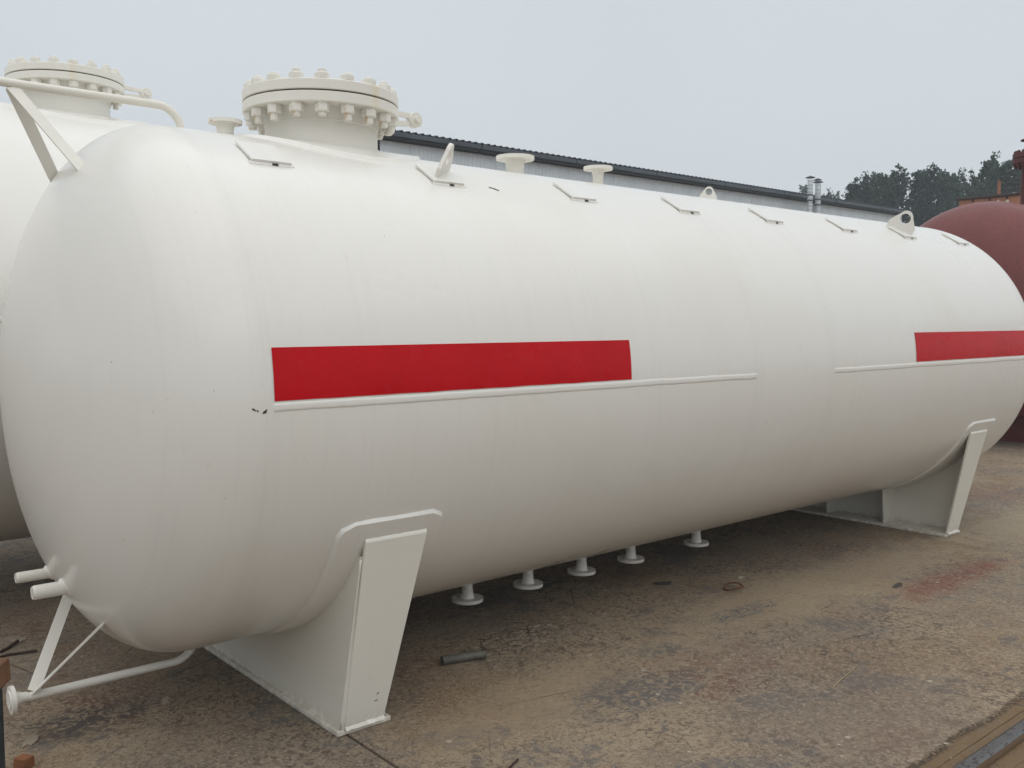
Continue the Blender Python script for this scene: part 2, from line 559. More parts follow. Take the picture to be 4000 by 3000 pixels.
bm = bmesh.new()
prof = [(-0.040, -0.02), (-0.040, 0.014), (-0.036, 0.030), (-0.024, 0.036), (0.014, 0.036), (0.025, 0.030), (0.034, 0.012), (0.036, -0.02)]
A = [bm.verts.new((-30, -2.792 + y, z)) for y, z in prof]
B = [bm.verts.new((60, -2.792 + y, z)) for y, z in prof]
for k in range(len(prof)):
    k2 = (k + 1) % len(prof)
    bm.faces.new((A[k], A[k2], B[k2], B[k]))
bm.faces.new(A)
bm.faces.new(B)
tag(obj('crane_rail', bm, M['rail']), 'worn shiny steel crane rail sunk in the concrete with wet dirt along it', 'rail')

# ------------------------------------------------------------------ tanks
R, ZC = 1.2, 1.5143
XA, XB, XC, XD, HD = 3.643, 6.70, 7.515, 10.672, 0.592
HE = 2.2          # the dished head eases into the shell

def cyl(x, ang, r, yc=0.0, zc=ZC):
    """ang in degrees: 0 = facing camera side (-Y), 90 = top"""
    a = rad(ang)
    return Vector((x, yc - r * math.cos(a), zc + r * math.sin(a)))

def shell_mesh(x0, x1, r, yc, zc, n=224, m=24):
    bm = bmesh.new()
    lathe(bm, [((x1 - x0) * i / m, r) for i in range(m + 1)], (x0, yc, zc), (1, 0, 0), n, cap=False)
    return bm

def head_mesh(xt, h, r, sgn, yc, zc, n=224, m=40):
    bm = bmesh.new()
    prof = []
    for i in range(m + 1):
        a = (PI / 2) * i / m
        prof.append((sgn * h * math.sin(a) ** (2 / HE) if i else 0.0, r * math.cos(a) if i < m else 0.0))
    lathe(bm, prof, (xt, yc, zc), (1, 0, 0), n, cap=False)
    return bm

def ring_weld(x, r, yc, zc, w=0.024, h=0.0035, n=360, seed=0):
    bm = bmesh.new()
    rings = []
    sec = [(-0.5, -0.002), (-0.32, 0.6), (0, 1.0), (0.32, 0.6), (0.5, -0.002)]
    for k in range(n):
        a = 2 * PI * k / n
        j = 0.15 * noise.noise((k * 0.37, seed, 0))
        rings.append([bm.verts.new((x + w * s * (1 + j) + 0.002 * noise.noise((k * 0.2, seed + 5, 0)), yc - (r + h * q) * math.cos(a), zc + (r + h * q) * math.sin(a))) for s, q in sec])
    for k in range(n):
        A, B = rings[k], rings[(k + 1) % n]
        for i in range(len(sec) - 1):
            bm.faces.new((A[i], A[i + 1], B[i + 1], B[i]))
    return bm

def seam_bead(x0, x1, r, yc, zc, w=0.033, h=0.0028, ang=0.0):
    bm = bmesh.new()
    n = int((x1 - x0) / 0.012)
    rows = []
    sec = [(-0.5, -0.1), (-0.44, 0.75), (-0.2, 1.0), (0.15, 0.92), (0.42, 0.75), (0.5, -0.1)]
    for k in range(n + 1):
        x = x0 + (x1 - x0) * k / n
        row = []
        for s, q in sec:
            d = w * s * (1 + 0.14 * noise.noise((x * 14, s * 3, 1.0))) + 0.003 * noise.noise((x * 2.5, 0, 4))
            hh = h * q * (1 + 0.30 * noise.noise((x * 40, s * 5, 2.0)) * (q > 0)) if k not in (0, n) else -0.001
            row.append(bm.verts.new(cyl(x, ang + math.degrees(d / r), r + hh, yc, zc)))
        rows.append(row)
    for A, B in zip(rows, rows[1:]):
        for i in range(len(sec) - 1):
            bm.faces.new((A[i], B[i], B[i + 1], A[i + 1]))
    return bm

def curved_plate(x0, x1, a0, a1, r, th, skirt=0.0, corner=0.0, yc=0.0, zc=ZC, n=60, wave=0.0):
    """curved plate lying on a cylinder; rounded corners, weld skirt round it"""
    bm = bmesh.new()
    loops = []
    arc0, arc1 = rad(a0) * r, rad(a1) * r
    pts = []
    c = corner
    if c > 0:
        for cx, cy, s in ((x0 + c, arc0 + c, PI), (x1 - c, arc0 + c, 1.5 * PI), (x1 - c, arc1 - c, 0), (x0 + c, arc1 - c, 0.5 * PI)):
            for k in range(9):
                a = s + 0.5 * PI * k / 8
                pts.append((cx + c * math.cos(a), cy + c * math.sin(a)))
    else:
        pts = [(x0, arc0), (x1, arc0), (x1, arc1), (x0, arc1)]
    full = []
    for (xa, ya), (xb, yb) in zip(pts, pts[1:] + pts[:1]):
        m = max(1, int(math.hypot(xb - xa, yb - ya) / 0.03))
        full += [(xa + (xb - xa) * k / m, ya + (yb - ya) * k / m) for k in range(m)]
    # inner grid via planar grid mapped: rows between left and right border at equal arc
    N = n
    rowsT = []
    for j in range(N + 1):
        s = arc0 + (arc1 - arc0) * j / N
        ins = 0.0
        for e in (s - arc0, arc1 - s):
            if e < c:
                ins = c - math.sqrt(max(0, c * c - (c - e) ** 2))
        rowsT.append((s, x0 + ins, x1 - ins))
    top = []
    for s, xa, xb in rowsT:
        top.append([bm.verts.new(cyl(xa + (xb - xa) * i / 4, math.degrees(s / r), r + th, yc, zc)) for i in range(5)])
    for A, B in zip(top, top[1:]):
        for i in range(4):
            bm.faces.new((A[i], A[i + 1], B[i + 1], B[i]))
    mid = (arc0 + arc1) / 2
    cx = (x0 + x1) / 2
    border = [(top[j][0]) for j in range(N + 1)] + [top[N][i] for i in range(1, 5)] + [top[j][4] for j in range(N - 1, -1, -1)] + [top[0][i] for i in range(3, 0, -1)]
    bp = [(rowsT[j][1], rowsT[j][0]) for j in range(N + 1)]
    bp += [(rowsT[N][1] + (rowsT[N][2] - rowsT[N][1]) * i / 4, rowsT[N][0]) for i in range(1, 5)]
    bp += [(rowsT[j][2], rowsT[j][0]) for j in range(N - 1, -1, -1)]
    bp += [(rowsT[0][1] + (rowsT[0][2] - rowsT[0][1]) * i / 4, rowsT[0][0]) for i in range(3, 0, -1)]
    L = len(bp)
    low = []
    for k in range(L):
        (xa, ya), (xb, yb) = bp[k - 1], bp[(k + 1) % L]
        tx, ty = xb - xa, yb - ya
        l = math.hypot(tx, ty) or 1
        nx_, ny_ = -ty / l, tx / l
        w = skirt * (1 + wave * noise.noise((bp[k][0] * 40, bp[k][1] * 40, 0)))
        low.append(bm.verts.new(cyl(bp[k][0] + nx_ * w, math.degrees((bp[k][1] + ny_ * w) / r), r - 0.002, yc, zc)))
    for k in range(L):
        k2 = (k + 1) % L
        bm.faces.new((border[k], border[k2], low[k2], low[k]))
    return bm

# -- shared meshes: bolt, flange
def bolt_mesh(span, name='bolt', r=0.036, hn=0.044, stud=0.021, tail=0.028, top=0.014, tophn=0.034):
    bm = bmesh.new()
    def nut(z0, z1):
        lathe(bm, [(z0, r * 0.90), (z0 + 0.006, r), (z1 - 0.006, r), (z1, r * 0.90)], (0, 0, 0), (0, 0, 1), 6)
    nut(span, span + tophn)
    nut(-hn, 0)
    lathe(bm, [(-0.004, r * 1.02), (0.0, r * 1.02)], (0, 0, 0), (0, 0, 1), 12)
    lathe(bm, [(-hn - tail, stud * 0.8), (-hn - tail + 0.005, stud), (span + tophn + top - 0.004, stud), (span + tophn + top, stud * 0.8)], (0, 0, 0), (0, 0, 1), 12)
    bmesh.ops.recalc_face_normals(bm, faces=bm.faces)
    me = bpy.data.meshes.new(name)
    bm.to_mesh(me)
    bm.free()
    me.materials.append(M['nut'])
    return me

def manway(parent, x, y, ztop, zg, r, yc, zc, RS, face_ang, nb=18, neck_r=0.287, pad=0.50):
    """bolted manway: part = neck; flange, cover, gasket, bolts, hinge, pad are its pieces"""
    bm = bmesh.new()
    zb = zg - 0.054
    lathe(bm, [(ztop - 0.12, neck_r), (zb - 0.068, neck_r), (zb - 0.064, neck_r + 0.004), (zb - 0.058, neck_r + 0.003), (zb - 0.012, neck_r + 0.022), (zb + 0.004, neck_r + 0.03)], (x, y, 0), (0, 0, 1), 96, cap=False)
    nk = obj('manway_neck', bm, M['cream'], parent, smooth=40)
    bm = bmesh.new()
    lathe(bm, [(zb, neck_r - 0.01), (zb, r - 0.004), (zb + 0.004, r), (zg - 0.008, r), (zg - 0.004, r - 0.004), (zg - 0.004, neck_r - 0.01)], (x, y, 0), (0, 0, 1), 128, cap=False)
    obj('flange', bm, M['flange'], nk, smooth=30)
    bm = bmesh.new()
    lathe(bm, [(zg - 0.0045, r - 0.018), (zg + 0.0045, r - 0.018)], (x, y, 0), (0, 0, 1), 96)
    obj('gasket', bm, M['black'], nk, smooth=30)
    bm = bmesh.new()
    lathe(bm, [(zg + 0.004, 0.0), (zg + 0.004, r - 0.004), (zg + 0.008, r), (zg + 0.050, r), (zg + 0.054, r - 0.004), (zg + 0.054, 0.0)], (x, y, 0), (0, 0, 1), 128)
    obj('cover', bm, M['flange'], nk, smooth=30)
    span = 0.108
    mes = [bolt_mesh(span, tail=t_, top=q_) for t_, q_ in ((0.028, 0.014), (0.020, 0.019), (0.034, 0.010), (0.012, 0.004))]
    for k in range(nb):
        a = face_ang + 2 * PI * k / nb
        b = bpy.data.objects.new('bolt', random.choice(mes[:3] if k % 7 else mes))
        COL.objects.link(b)
        b.parent = nk
        b.location = Vector((x + (r - 0.042) * math.cos(a), y + (r - 0.042) * math.sin(a), zb)) - origin(parent)
        b.rotation_euler = (0, 0, random.uniform(0, 1))
    # hinge: two arms to a pin
    px, pz = x + r + 0.165, zg + 0.010
    for sy in (-0.03,):
        bm = bmesh.new()
        bar(bm, (x + r - 0.02, y + sy, zg + 0.032), (px, y + sy, pz + 0.012), (0, 0, 1), 0.030, 0.018, 0.003)
        obj('hinge_arm', bm, M['cream'], nk)
        bm = bmesh.new()
        bar(bm, (x + r - 0.02, y + sy, zg - 0.034), (px, y + sy, pz - 0.024), (0, 0, 1), 0.030, 0.018, 0.003)
        obj('hinge_arm', bm, M['cream'], nk)
    bm = bmesh.new()
    lathe(bm, [(-0.022, 0.040), (-0.019, 0.042), (0.019, 0.042), (0.022, 0.040)], (px, y - 0.03, pz - 0.004), (0, 1, 0), 28)
    lathe(bm, [(-0.045, 0.017), (0.045, 0.017)], (px, y - 0.03, pz - 0.004), (0, 1, 0), 16)
    obj('hinge_pin', bm, M['cream'], nk, smooth=35)
    # reinforcing pad bent over the shell
    bm = bmesh.new()
    rows = []
    for rr, t in ((neck_r - 0.01, 0.032), (neck_r + 0.014, 0.016), (pad, 0.016), (pad + 0.014, -0.003)):
        row = []
        for k in range(96):
            a = 2 * PI * k / 96
            yy = rr * math.sin(a)
            row.append(bm.verts.new((x + rr * math.cos(a), y + yy, zc + math.sqrt((RS + t) ** 2 - (y + yy - yc) ** 2))))
        rows.append(row)
    for A, B in zip(rows, rows[1:]):
        for k in range(96):
            bm.faces.new((A[k], A[(k + 1) % 96], B[(k + 1) % 96], B[k]))
    obj('reinforcing_pad', bm, M['white'], nk, smooth=40)
    return nk

def nozzle(parent, x, y, z0, z1, rn, rf, nh, mat='cream', fmat='cream', tf=0.024, hub=0.03):
    """pipe stub from z0 (shell) to the flange face z1; up or down"""
    s = 1 if z1 > z0 else -1
    bm = bmesh.new()
    H = abs(z1 - z0)
    lathe(bm, [(0, rn), (H - tf - hub - 0.02, rn), (H - tf - hub - 0.017, rn + 0.003), (H - tf - hub - 0.010, rn + 0.002), (H - tf - hub * 0.45, rn + 0.006), (H - tf + 0.002, rn + 0.013)], (x, y, z0), (0, 0, s), 40, cap=False)
    nk = obj('nozzle_neck', bm, M[mat], parent, smooth=50)
    bm = bmesh.new()
    hs = [circle2(rf * 0.77 * math.cos(2 * PI * (k + 0.5) / nh), rf * 0.77 * math.sin(2 * PI * (k + 0.5) / nh), rf * 0.09, 10) for k in range(nh)]
    hs.append(circle2(0, 0, rn * 0.8, 24))
    zlo = z1 - tf if s > 0 else z1
    plate(bm, circle2(0, 0, rf, 64), hs, (x, y, zlo), (1, 0, 0), (0, 1, 0), tf)
    obj('flange', bm, M[fmat], nk, smooth=30)
    return nk

# ================================================================== front tank
T = thing('storage_tank', (7.16, 0, 0), 'long white horizontal pressure tank with red stripes, nearest the camera', 'storage tank')
obj('shell', shell_mesh(XA, XD, R, 0, ZC), M['white'], T, smooth=180)
obj('dished_head', head_mesh(XA, HD, R, -1, 0, ZC), M['white'], T, smooth=180)
obj('dished_head', head_mesh(XD, HD, R, 1, 0, ZC), M['white'], T, smooth=180)
for i, x in enumerate((XA, XB, XC, XD)):
    obj('weld_seam', ring_weld(x, R, 0, ZC, 0.030 if i == 0 else 0.024, 0.0008 if i == 0 else 0.0008, seed=i * 3.3), M['white'], T, smooth=180)
obj('seam_bead', seam_bead(XA + 0.006, XB - 0.004, R, 0, ZC), M['white'], T, smooth=60)
obj('seam_bead', seam_bead(XC + 0.012, XD - 0.004, R, 0, ZC), M['white'], T, smooth=60)

def stripe(x0, x1, a0, a1):
    bm = bmesh.new()
    nx_, na = 60, 12
    rows = []
    for i in range(nx_ + 1):
        x = x0 + (x1 - x0) * i / nx_
        rows.append([bm.verts.new(cyl(x, a0 + (a1 - a0) * j / na + (0.09 * noise.noise((x * 7, 0, 0)) if j == 0 else 0), R + 0.0025)) for j in range(na + 1)])
    for A, B in zip(rows, rows[1:]):
        for j in range(na):
            bm.faces.new((A[j], B[j], B[j + 1], A[j + 1]))
    return bm
o = obj('painted_stripe', stripe(XA + 0.015, 5.613, 1.15, 10.7), M['red'], T, smooth=180)
o['label'] = 'wide red painted stripe above the weld bead'
o = obj('painted_stripe', stripe(8.622, XD + 0.0, 1.15, 11.2), M['red'], T, smooth=180)
o['label'] = 'wide red painted stripe above the weld bead'

# paint chips
def chip(x, ang, size, seed, ax=1.0, sh=0.0):
    bm = bmesh.new()
    n = 14
    c = []
    for k in range(n):
        a = 2 * PI * k / n
        rr = size * (0.7 + 0.6 * noise.noise((math.cos(a) * 1.7, math.sin(a) * 1.7, seed)))
        dx, da = rr * math.cos(a) * ax, rr * math.sin(a) + sh * rr * math.cos(a) * ax
        q = max(0.0, (XA - (x + dx)) / HD)
        rc = R * math.sqrt(1 - q ** HE)
        c.append(bm.verts.new(cyl(x + dx, ang + math.degrees(da / R), rc + 0.0012)))
    bm.faces.new(c)
    return obj('paint_chip', bm, M['dark_hole'], T)
chip(3.620, -0.62, 0.0085, 1.0, 1.5, 0.5)
chip(3.579, -0.15, 0.005, 2.0, 2.2, -0.5)
chip(3.592, -0.42, 0.005, 5.0, 1.1, -0.8)
chip(5.146, 55.5, 0.010, 3.0, 3.2, -0.6)
chip(5.12, 55.9, 0.008, 6.0, 1.5, -0.4)
chip(5.62, 0.1, 0.006, 4.0, 2.5, 0)
for k in range(22):
    chip(random.uniform(3.9, 10.2), random.uniform(-25, 60), random.uniform(0.0015, 0.003), k * 1.7, random.uniform(0.8, 1.8), random.uniform(-0.5, 0.5))

# -- manway and top nozzles
FACE = math.atan2(CAM.y, CAM.x - 4.541)
mw = manway(T, 4.541, 0.0, ZC + R, 2.939, 0.397, 0.0, ZC, R, FACE + rad(0.7))
nozzle(T, 5.868, 0, ZC + R - 0.02, 2.836, 0.053, 0.117, 8, tf=0.022)
nozzle(T, 6.592, 0, ZC + R - 0.02, 2.848, 0.034, 0.096, 4, tf=0.020)
nozzle(T, 4.016, 0, ZC + R - 0.02, 2.803, 0.037, 0.080, 8, fmat='flange_rust', tf=0.018)
# -- drain nozzles below
for x in (5.487, 5.977, 6.458, 6.946, 7.677):
    nk = nozzle(T, x, 0, ZC - R + 0.02, 0.143, 0.032, 0.0955, 4, mat='white_fit', fmat='white_fit', tf=0.020, hub=0.035)
    bm = bmesh.new()
    rows = []
    for rr, t in ((0.0, 0.012), (0.075, 0.012), (0.082, -0.002)):
        if rr == 0:
            rows.append([bm.verts.new((x, 0, ZC - R - t))])
        else:
            rows.append([bm.verts.new((x + rr * math.cos(2 * PI * k / 32), rr * math.sin(2 * PI * k / 32), ZC - math.sqrt((R + t) ** 2 - (rr * math.sin(2 * PI * k / 32)) ** 2))) for k in range(32)])
    for k in range(32):
        bm.faces.new((rows[0][0], rows[1][k], rows[1][(k + 1) % 32]))
        bm.faces.new((rows[1][k], rows[2][k], rows[2][(k + 1) % 32], rows[1][(k + 1) % 32]))
    obj('nozzle_pad', bm, M['white_fit'], nk)

# -- bracket plates along the upper side, both sides of the crown
def pad_plate(parent, x, ang, w=0.180, l=0.190, r=R, yc=0.0, zc=ZC, mat='white'):
    c = cyl(x, ang, r, yc, zc)
    a = rad(ang)
    nrm = Vector((0, -math.cos(a), math.sin(a)))
    tan = Vector((0, math.sin(a), math.cos(a)))
    Rm = Matrix((Vector((1, 0, 0)), tan, nrm)).transposed()
    bm = bmesh.new()
    box(bm, c + nrm * 0.0085, (w, l, 0.011), Rm, bevel=0.0012)
    p_ = obj('bracket_plate', bm, M[mat], parent)
    # fillet weld under the edge, with the small vent gap left open
    bm = bmesh.new()
    for x0, x1 in ((x - w / 2 - 0.012, x + 0.0), (x + 0.028, x + w / 2 + 0.012)):
        n = 14
        rows = []
        for k in range(n + 1):
            xx = x0 + (x1 - x0) * k / n
            wv = 0.010 + 0.004 * noise.noise((xx * 60, ang, 0))
            rows.append([bm.verts.new(c + Vector((xx - x, 0, 0)) - tan * (l / 2 - 0.004) + nrm * 0.004), bm.verts.new(c + Vector((xx - x, 0, 0)) - tan * (l / 2 + wv * 0.5) + nrm * 0.0015), bm.verts.new(c + Vector((xx - x, 0, 0)) - tan * (l / 2 + wv) - nrm * 0.004)])
        for A, B in zip(rows, rows[1:]):
            for i in range(2):
                bm.faces.new((A[i], B[i], B[i + 1], A[i + 1]))
    obj('fillet_weld', bm, M[mat], p_, smooth=180)
    bm = bmesh.new()
    box(bm, c + Vector((0.014, 0, 0)) - tan * (l / 2 + 0.003) + nrm * 0.0012, (0.026, 0.008, 0.004), Rm)
    obj('weep_gap', bm, M['dark_hole'], p_)
    return p_
XP = [3.913, 4.845, 5.772, 6.688, 7.596, 8.566, 9.495, 10.458]
for x in XP:
    pad_plate(T, x, 59.2)
    pad_plate(T, x, 120.8)

def lug(parent, p0, p1, up, h=0.155, th=0.018, mat='white_fit'):
    """lifting lug standing on the line p0-p1"""
    p0, p1 = Vector(p0), Vector(p1)
    L = (p1 - p0).length
    ux = (p1 - p0).normalized()
    uy = Vector(up)
    uy = (uy - ux * uy.dot(ux)).normalized()
    rt = 0.052
    pts = [(0, -0.012), (L, -0.012), (L, h * 0.30)]
    cx, cy = L / 2, h - rt
    for k in range(13):
        a = rad(20) + rad(140) * k / 12
        pts.append((cx + rt * math.cos(a), cy + rt * math.sin(a)))
    pts.append((0, h * 0.30))
    bm = bmesh.new()
    plate(bm, pts, [circle2(cx, cy - 0.012, 0.040, 24)], p0 - ux.cross(uy) * th / 2, ux, uy, th)
    return obj('lifting_lug', bm, M[mat], parent)
def radial(ang):
    return Vector((0, -math.cos(rad(ang)), math.sin(rad(ang))))
lug(T, cyl(4.787, 56.6, R + 0.014), cyl(4.951, 63.3, R + 0.014), radial(60))
lug(T, cyl(9.470, 65.5, R + 0.014), cyl(9.560, 56.3, R + 0.014), radial(62) + Vector((0.0, 0, 0.2)), h=0.165)
lug(T, cyl(4.787, 123.4, R + 0.014), cyl(4.951, 116.7, R + 0.014), radial(120))
lug(T, cyl(9.470, 114.5, R + 0.014), cyl(9.560, 123.7, R + 0.014), radial(118))

# -- vent pipe on top and drain pipe below, each with two flat-bar stays to the head
def elbow_pipe(x_end, x_leg, z_run, z_in, r=0.0185, bend=0.11):
    s = 1 if z_run > z_in else -1
    pts = [(x_end, 0, z_run), (x_leg - bend, 0, z_run)]
    for k in range(1, 9):
        a = (PI / 2) * k / 8
        pts.append((x_leg - bend + bend * math.sin(a), 0, z_run - s * bend * (1 - math.cos(a))))
    pts.append((x_leg, 0, z_in))
    bm = bmesh.new()
    tube(bm, pts, r, 20)
    return bm
vp = obj('vent_pipe', elbow_pipe(2.99, 3.800, 2.829, 2.65), M['cream'], T, smooth=60)
dp = obj('drain_pipe', elbow_pipe(3.03, 3.810, 0.196, 0.36), M['white_fit'], T, smooth=60)
def end_flange(pipe, z, x):
    bm = bmesh.new()
    lathe(bm, [(0.0, 0.0), (-0.001, 0.040), (0.004, 0.041), (0.005, 0.060), (0.022, 0.060), (0.023, 0.034), (0.055, 0.022), (0.075, 0.0195)], (x, 0, z), (1, 0, 0), 36, cap=False)
    obj('flange', bm, M['white_fit'], pipe, smooth=35)
end_flange(dp, 0.200, 2.985)
end_flange(vp, 2.829, 2.955)
for pipe, za, pts in ((vp, 2.812, ((3.298, -0.205, 2.470), (3.298, 0.205, 2.470))), (dp, 0.214, ((3.315, -0.268, 0.548), (3.315, 0.268, 0.548)))):
    for q in pts:
        bm = bmesh.new()
        sgn = -1 if q[1] < 0 else 1
        bar(bm, (3.085, 0.006 * sgn, za), q, (0.35, 1.0, -0.1) if (pipe is dp and sgn < 0) else (1, 0, 0), 0.050, 0.006, 0.001)
        obj('stay_bar', bm, M['white_fit'], T)
# -- stub pipes on the head
for y, z, r, x0 in ((-0.075, 0.672, 0.031, 3.075), (0.225, 0.672, 0.025, 3.078)):
    xh = XA - HD * (1 - (y / R) ** 2 - ((z - ZC) / R) ** 2) ** (1 / HE)
    bm = bmesh.new()
    lathe(bm, [(0, r * 0.78), (0, r * 0.9), (0.006, r * 0.9), (0.008, r), (xh - x0 + 0.05, r)], (x0, y, z), (1, 0, 0), 28)
    st = obj('stub_pipe', bm, M['white_fit'], T, smooth=40)
    bm = bmesh.new()
    n, rows = 40, []
    for k in range(n):
        a = 2 * PI * k / n
        def sp(rr, off):
            yy, zz = y + rr * math.cos(a), z + rr * math.sin(a)
            q = 1 - (yy / R) ** 2 - ((zz - ZC) / R) ** 2
            return Vector((XA - HD * q ** (1 / HE) - off, yy, zz))
        j = 1 + 0.12 * noise.noise((k * 0.9, y, 0))
        rows.append([bm.verts.new(sp(r * 0.98, 0.016 * j)), bm.verts.new(sp(r + 0.007 * j, 0.009)), bm.verts.new(sp(r + 0.013 * j, -0.002))])
    for k in range(n):
        A, B = rows[k], rows[(k + 1) % n]
        for i in range(2):
            bm.faces.new((A[i], A[i + 1], B[i + 1], B[i]))
    obj('fillet_weld', bm, M['white_fit'], st, smooth=60)

# -- saddles
def saddle(parent, xw, s):
    """xw: outer face of the web, s: direction in which plates run from it"""
    th = 0.014
    yb, zt, rw = 0.835, 0.024, R + 0.0135
    a_w = rad(-33.9)
    # web outline in YZ
    top = [(-rw * math.cos(rad(-34 - (146 - 34) * k / 40)), ZC + rw * math.sin(rad(-34 - (146 - 34) * k / 40))) for k in range(41)]
    pts = [(yb + 0.012, zt), ] 
    out = [(-yb - 0.012, zt), (yb + 0.012, zt), (1.030, 0.842)] + top[::-1] + [(-1.030, 0.842)]
    bm = bmesh.new()
    plate(bm, out, [], (min(xw, xw + s * th), 0, 0), (0, 1, 0), (0, 0, 1), th)
    web = obj('saddle_web', bm, M['saddle'], parent)
    # base plate
    bm = bmesh.new()
    xa, xb = xw - s * 0.022, xw + s * 0.255
    box(bm, ((xa + xb) / 2, 0, 0.012), (abs(xb - xa), 1.705, 0.022), bevel=0.003)
    obj('base_plate', bm, M['saddle'], web)
    for sy in (-1, 1):
        # end plate, wider at the top
        bm = bmesh.new()
        b0, b1 = xw + s * (th + 0.001), xw + s * 0.218
        t0, t1 = xw + s * 0.004, xw + s * 0.318
        y0, z0, y1, z1 = sy * yb, zt, sy * 1.048, 0.908
        V = []
        hs_ = []
        nrm = Vector((0, sy * (z1 - z0), -(abs(y1) - abs(y0)))).normalized()
        lp = [Vector((b0, y0, z0)), Vector((b1, y0, z0)), Vector((t1, y1, z1)), Vector((t0, y1, z1))]
        # as 2D outline in the plate's own plane
        up = (Vector((0, y1, z1)) - Vector((0, y0, z0)))
        H = up.length
        up.normalize()
        out2 = [((v.x - b0), (v - Vector((b0, y0, z0))).dot(up)) for v in lp]
        holes = [circle2(0.155 * s, 0.14, 0.0085, 12), circle2(0.150 * s, 0.105, 0.0085, 12)]
        ux, uy = Vector((1, 0, 0)), up
        nn = ux.cross(uy)
        sgn = 1 if nn.dot(nrm) > 0 else -1
        plate(bm, out2, holes, Vector((b0, y0, z0)), ux, uy, th * sgn * 1.0)
        obj('end_plate', bm, M['saddle'], web)
        # drilled holes show dark backing
        # weld along the foot of the end plate
        bm = bmesh.new()
        n, rows = 24, []
        for k in range(n + 1):
            xx = b0 + (b1 - b0) * k / n
            w = 0.016 + 0.007 * noise.noise((xx * 45, sy, 0))
            hgt = 0.015 + 0.006 * noise.noise((xx * 50, sy, 5))
            yo = y0 + sy * th
            rows.append([bm.verts.new((xx, yo - sy * 0.003, 0.022 + hgt)), bm.verts.new((xx, yo + sy * w * 0.5, 0.022 + hgt * 0.55)), bm.verts.new((xx, yo + sy * w, 0.021))])
        for A, B in zip(rows, rows[1:]):
            for i in range(2):
                bm.faces.new((A[i], B[i], B[i + 1], A[i + 1]))
        obj('fillet_weld', bm, M['saddle'], web, smooth=180)
        # weld along the top of the end plate
        bm = bmesh.new()
        rows = []
        for k in range(n + 1):
            xx = t0 + (t1 - t0) * k / n
            w = 0.014 + 0.004 * noise.noise((xx * 45, sy, 9))
            c0 = Vector((xx, y1, z1))
            rows.append([bm.verts.new(c0 + nrm * th * 1.02 - up * 0.002), bm.verts.new(c0 + nrm * th * 0.55 + up * w), bm.verts.new(c0 - nrm * 0.006 + up * w * 1.25)])
        for A, B in zip(rows, rows[1:]):
            for i in range(2):
                bm.faces.new((A[i], B[i], B[i + 1], A[i + 1]))
        obj('fillet_weld', bm, M['saddle'], web, smooth=180)
        # inner rib
        yr = sy * 0.28
        zr = ZC - math.sqrt(rw ** 2 - yr ** 2)
        bm = bmesh.new()
        q = [(th + 0.001, zt), (0.21, zt), (0.25, zr), (th + 0.001, zr)]
        plate(bm, [(s * a, b) for a, b in q], [], (xw, yr - 0.006, 0), (1, 0, 0), (0, 0, 1), -0.012)
        obj('rib', bm, M['saddle'], web)
    # wear plate
    xm = xw + s * 0.135
    bm = curved_plate(xm - 0.26, xm + 0.26, -25.4, -154.6, R, 0.013, 0.012, 0.0, n=90) if False else curved_plate(xm - 0.26, xm + 0.26, -154.6, -25.4, R, 0.0135, 0.015, 0.065, n=110, wave=0.7)
    obj('wear_plate', bm, M['white'], web, smooth=38)
    # weld along the web's outer corners
    for sy in (-1, 1):
        bm = bmesh.new()
        tube(bm, [(xw - s * 0.001, sy * (yb + 0.006 + (1.024 - yb) * k / 20), 0.03 + 0.80 * k / 20) for k in range(21)], [0.0055 + 0.0018 * noise.noise((k * 1.3, sy, 0)) for k in range(21)], 8)
        obj('corner_weld', bm, M['saddle'], web, smooth=180)
    return web
saddle(T, 4.124, 1)
saddle(T, 10.190, -1)

# ================================================================== rear white tank
R2, Y2, Z2 = 1.5, 2.95, 1.80
T2 = thing('storage_tank', (7.2, Y2, 0), 'larger white tank standing behind the striped tank, its manway showing at upper left', 'storage tank')
obj('shell', shell_mesh(2.2, 12.4, R2, Y2, Z2), M['white_back'], T2, smooth=180)
obj('dished_head', head_mesh(2.2, 0.75, R2, -1, Y2, Z2), M['white_back'], T2, smooth=180)
obj('dished_head', head_mesh(12.4, 0.75, R2, 1, Y2, Z2), M['white_back'], T2, smooth=180)
for i, x in enumerate((2.2, 4.95, 12.4)):
    obj('weld_seam', ring_weld(x, R2, Y2, Z2, seed=20 + i), M['white_back'], T2, smooth=180)
obj('seam_bead', seam_bead(2.22, 4.9, R2, Y2, Z2, ang=1.5), M['white_back'], T2, smooth=60)
D2 = (Y2 - CAM.y)
x2m = 4.113
FACE2 = math.atan2(CAM.y - Y2, CAM.x - x2m)
manway(T2, x2m, Y2, Z2 + R2, 3.545, 0.393, Y2, Z2, R2, FACE2 + rad(8), neck_r=0.29, pad=0.56)
lug(T2, cyl(11.2, 84, R2, Y2, Z2), cyl(11.33, 78, R2, Y2, Z2), radial(80))
for xs in (5.2, 11.2):
    bm = bmesh.new()
    rw = R2 + 0.002
    arc = [(Y2 - rw * math.cos(rad(-30 - 120 * k / 40)), Z2 + rw * math.sin(rad(-30 - 120 * k / 40))) for k in range(41)]
    plate(bm, [(Y2 - 1.1, 0.022), (Y2 + 1.1, 0.022)] + arc[::-1], [], (xs, 0, 0), (0, 1, 0), (0, 0, 1), 0.2)
    sw = obj('saddle_web', bm, M['saddle'], T2)
    bm = bmesh.new()
    box(bm, (xs + 0.1, Y2, 0.011), (0.3, 2.24, 0.02), bevel=0.003)
    obj('base_plate', bm, M['saddle'], sw)

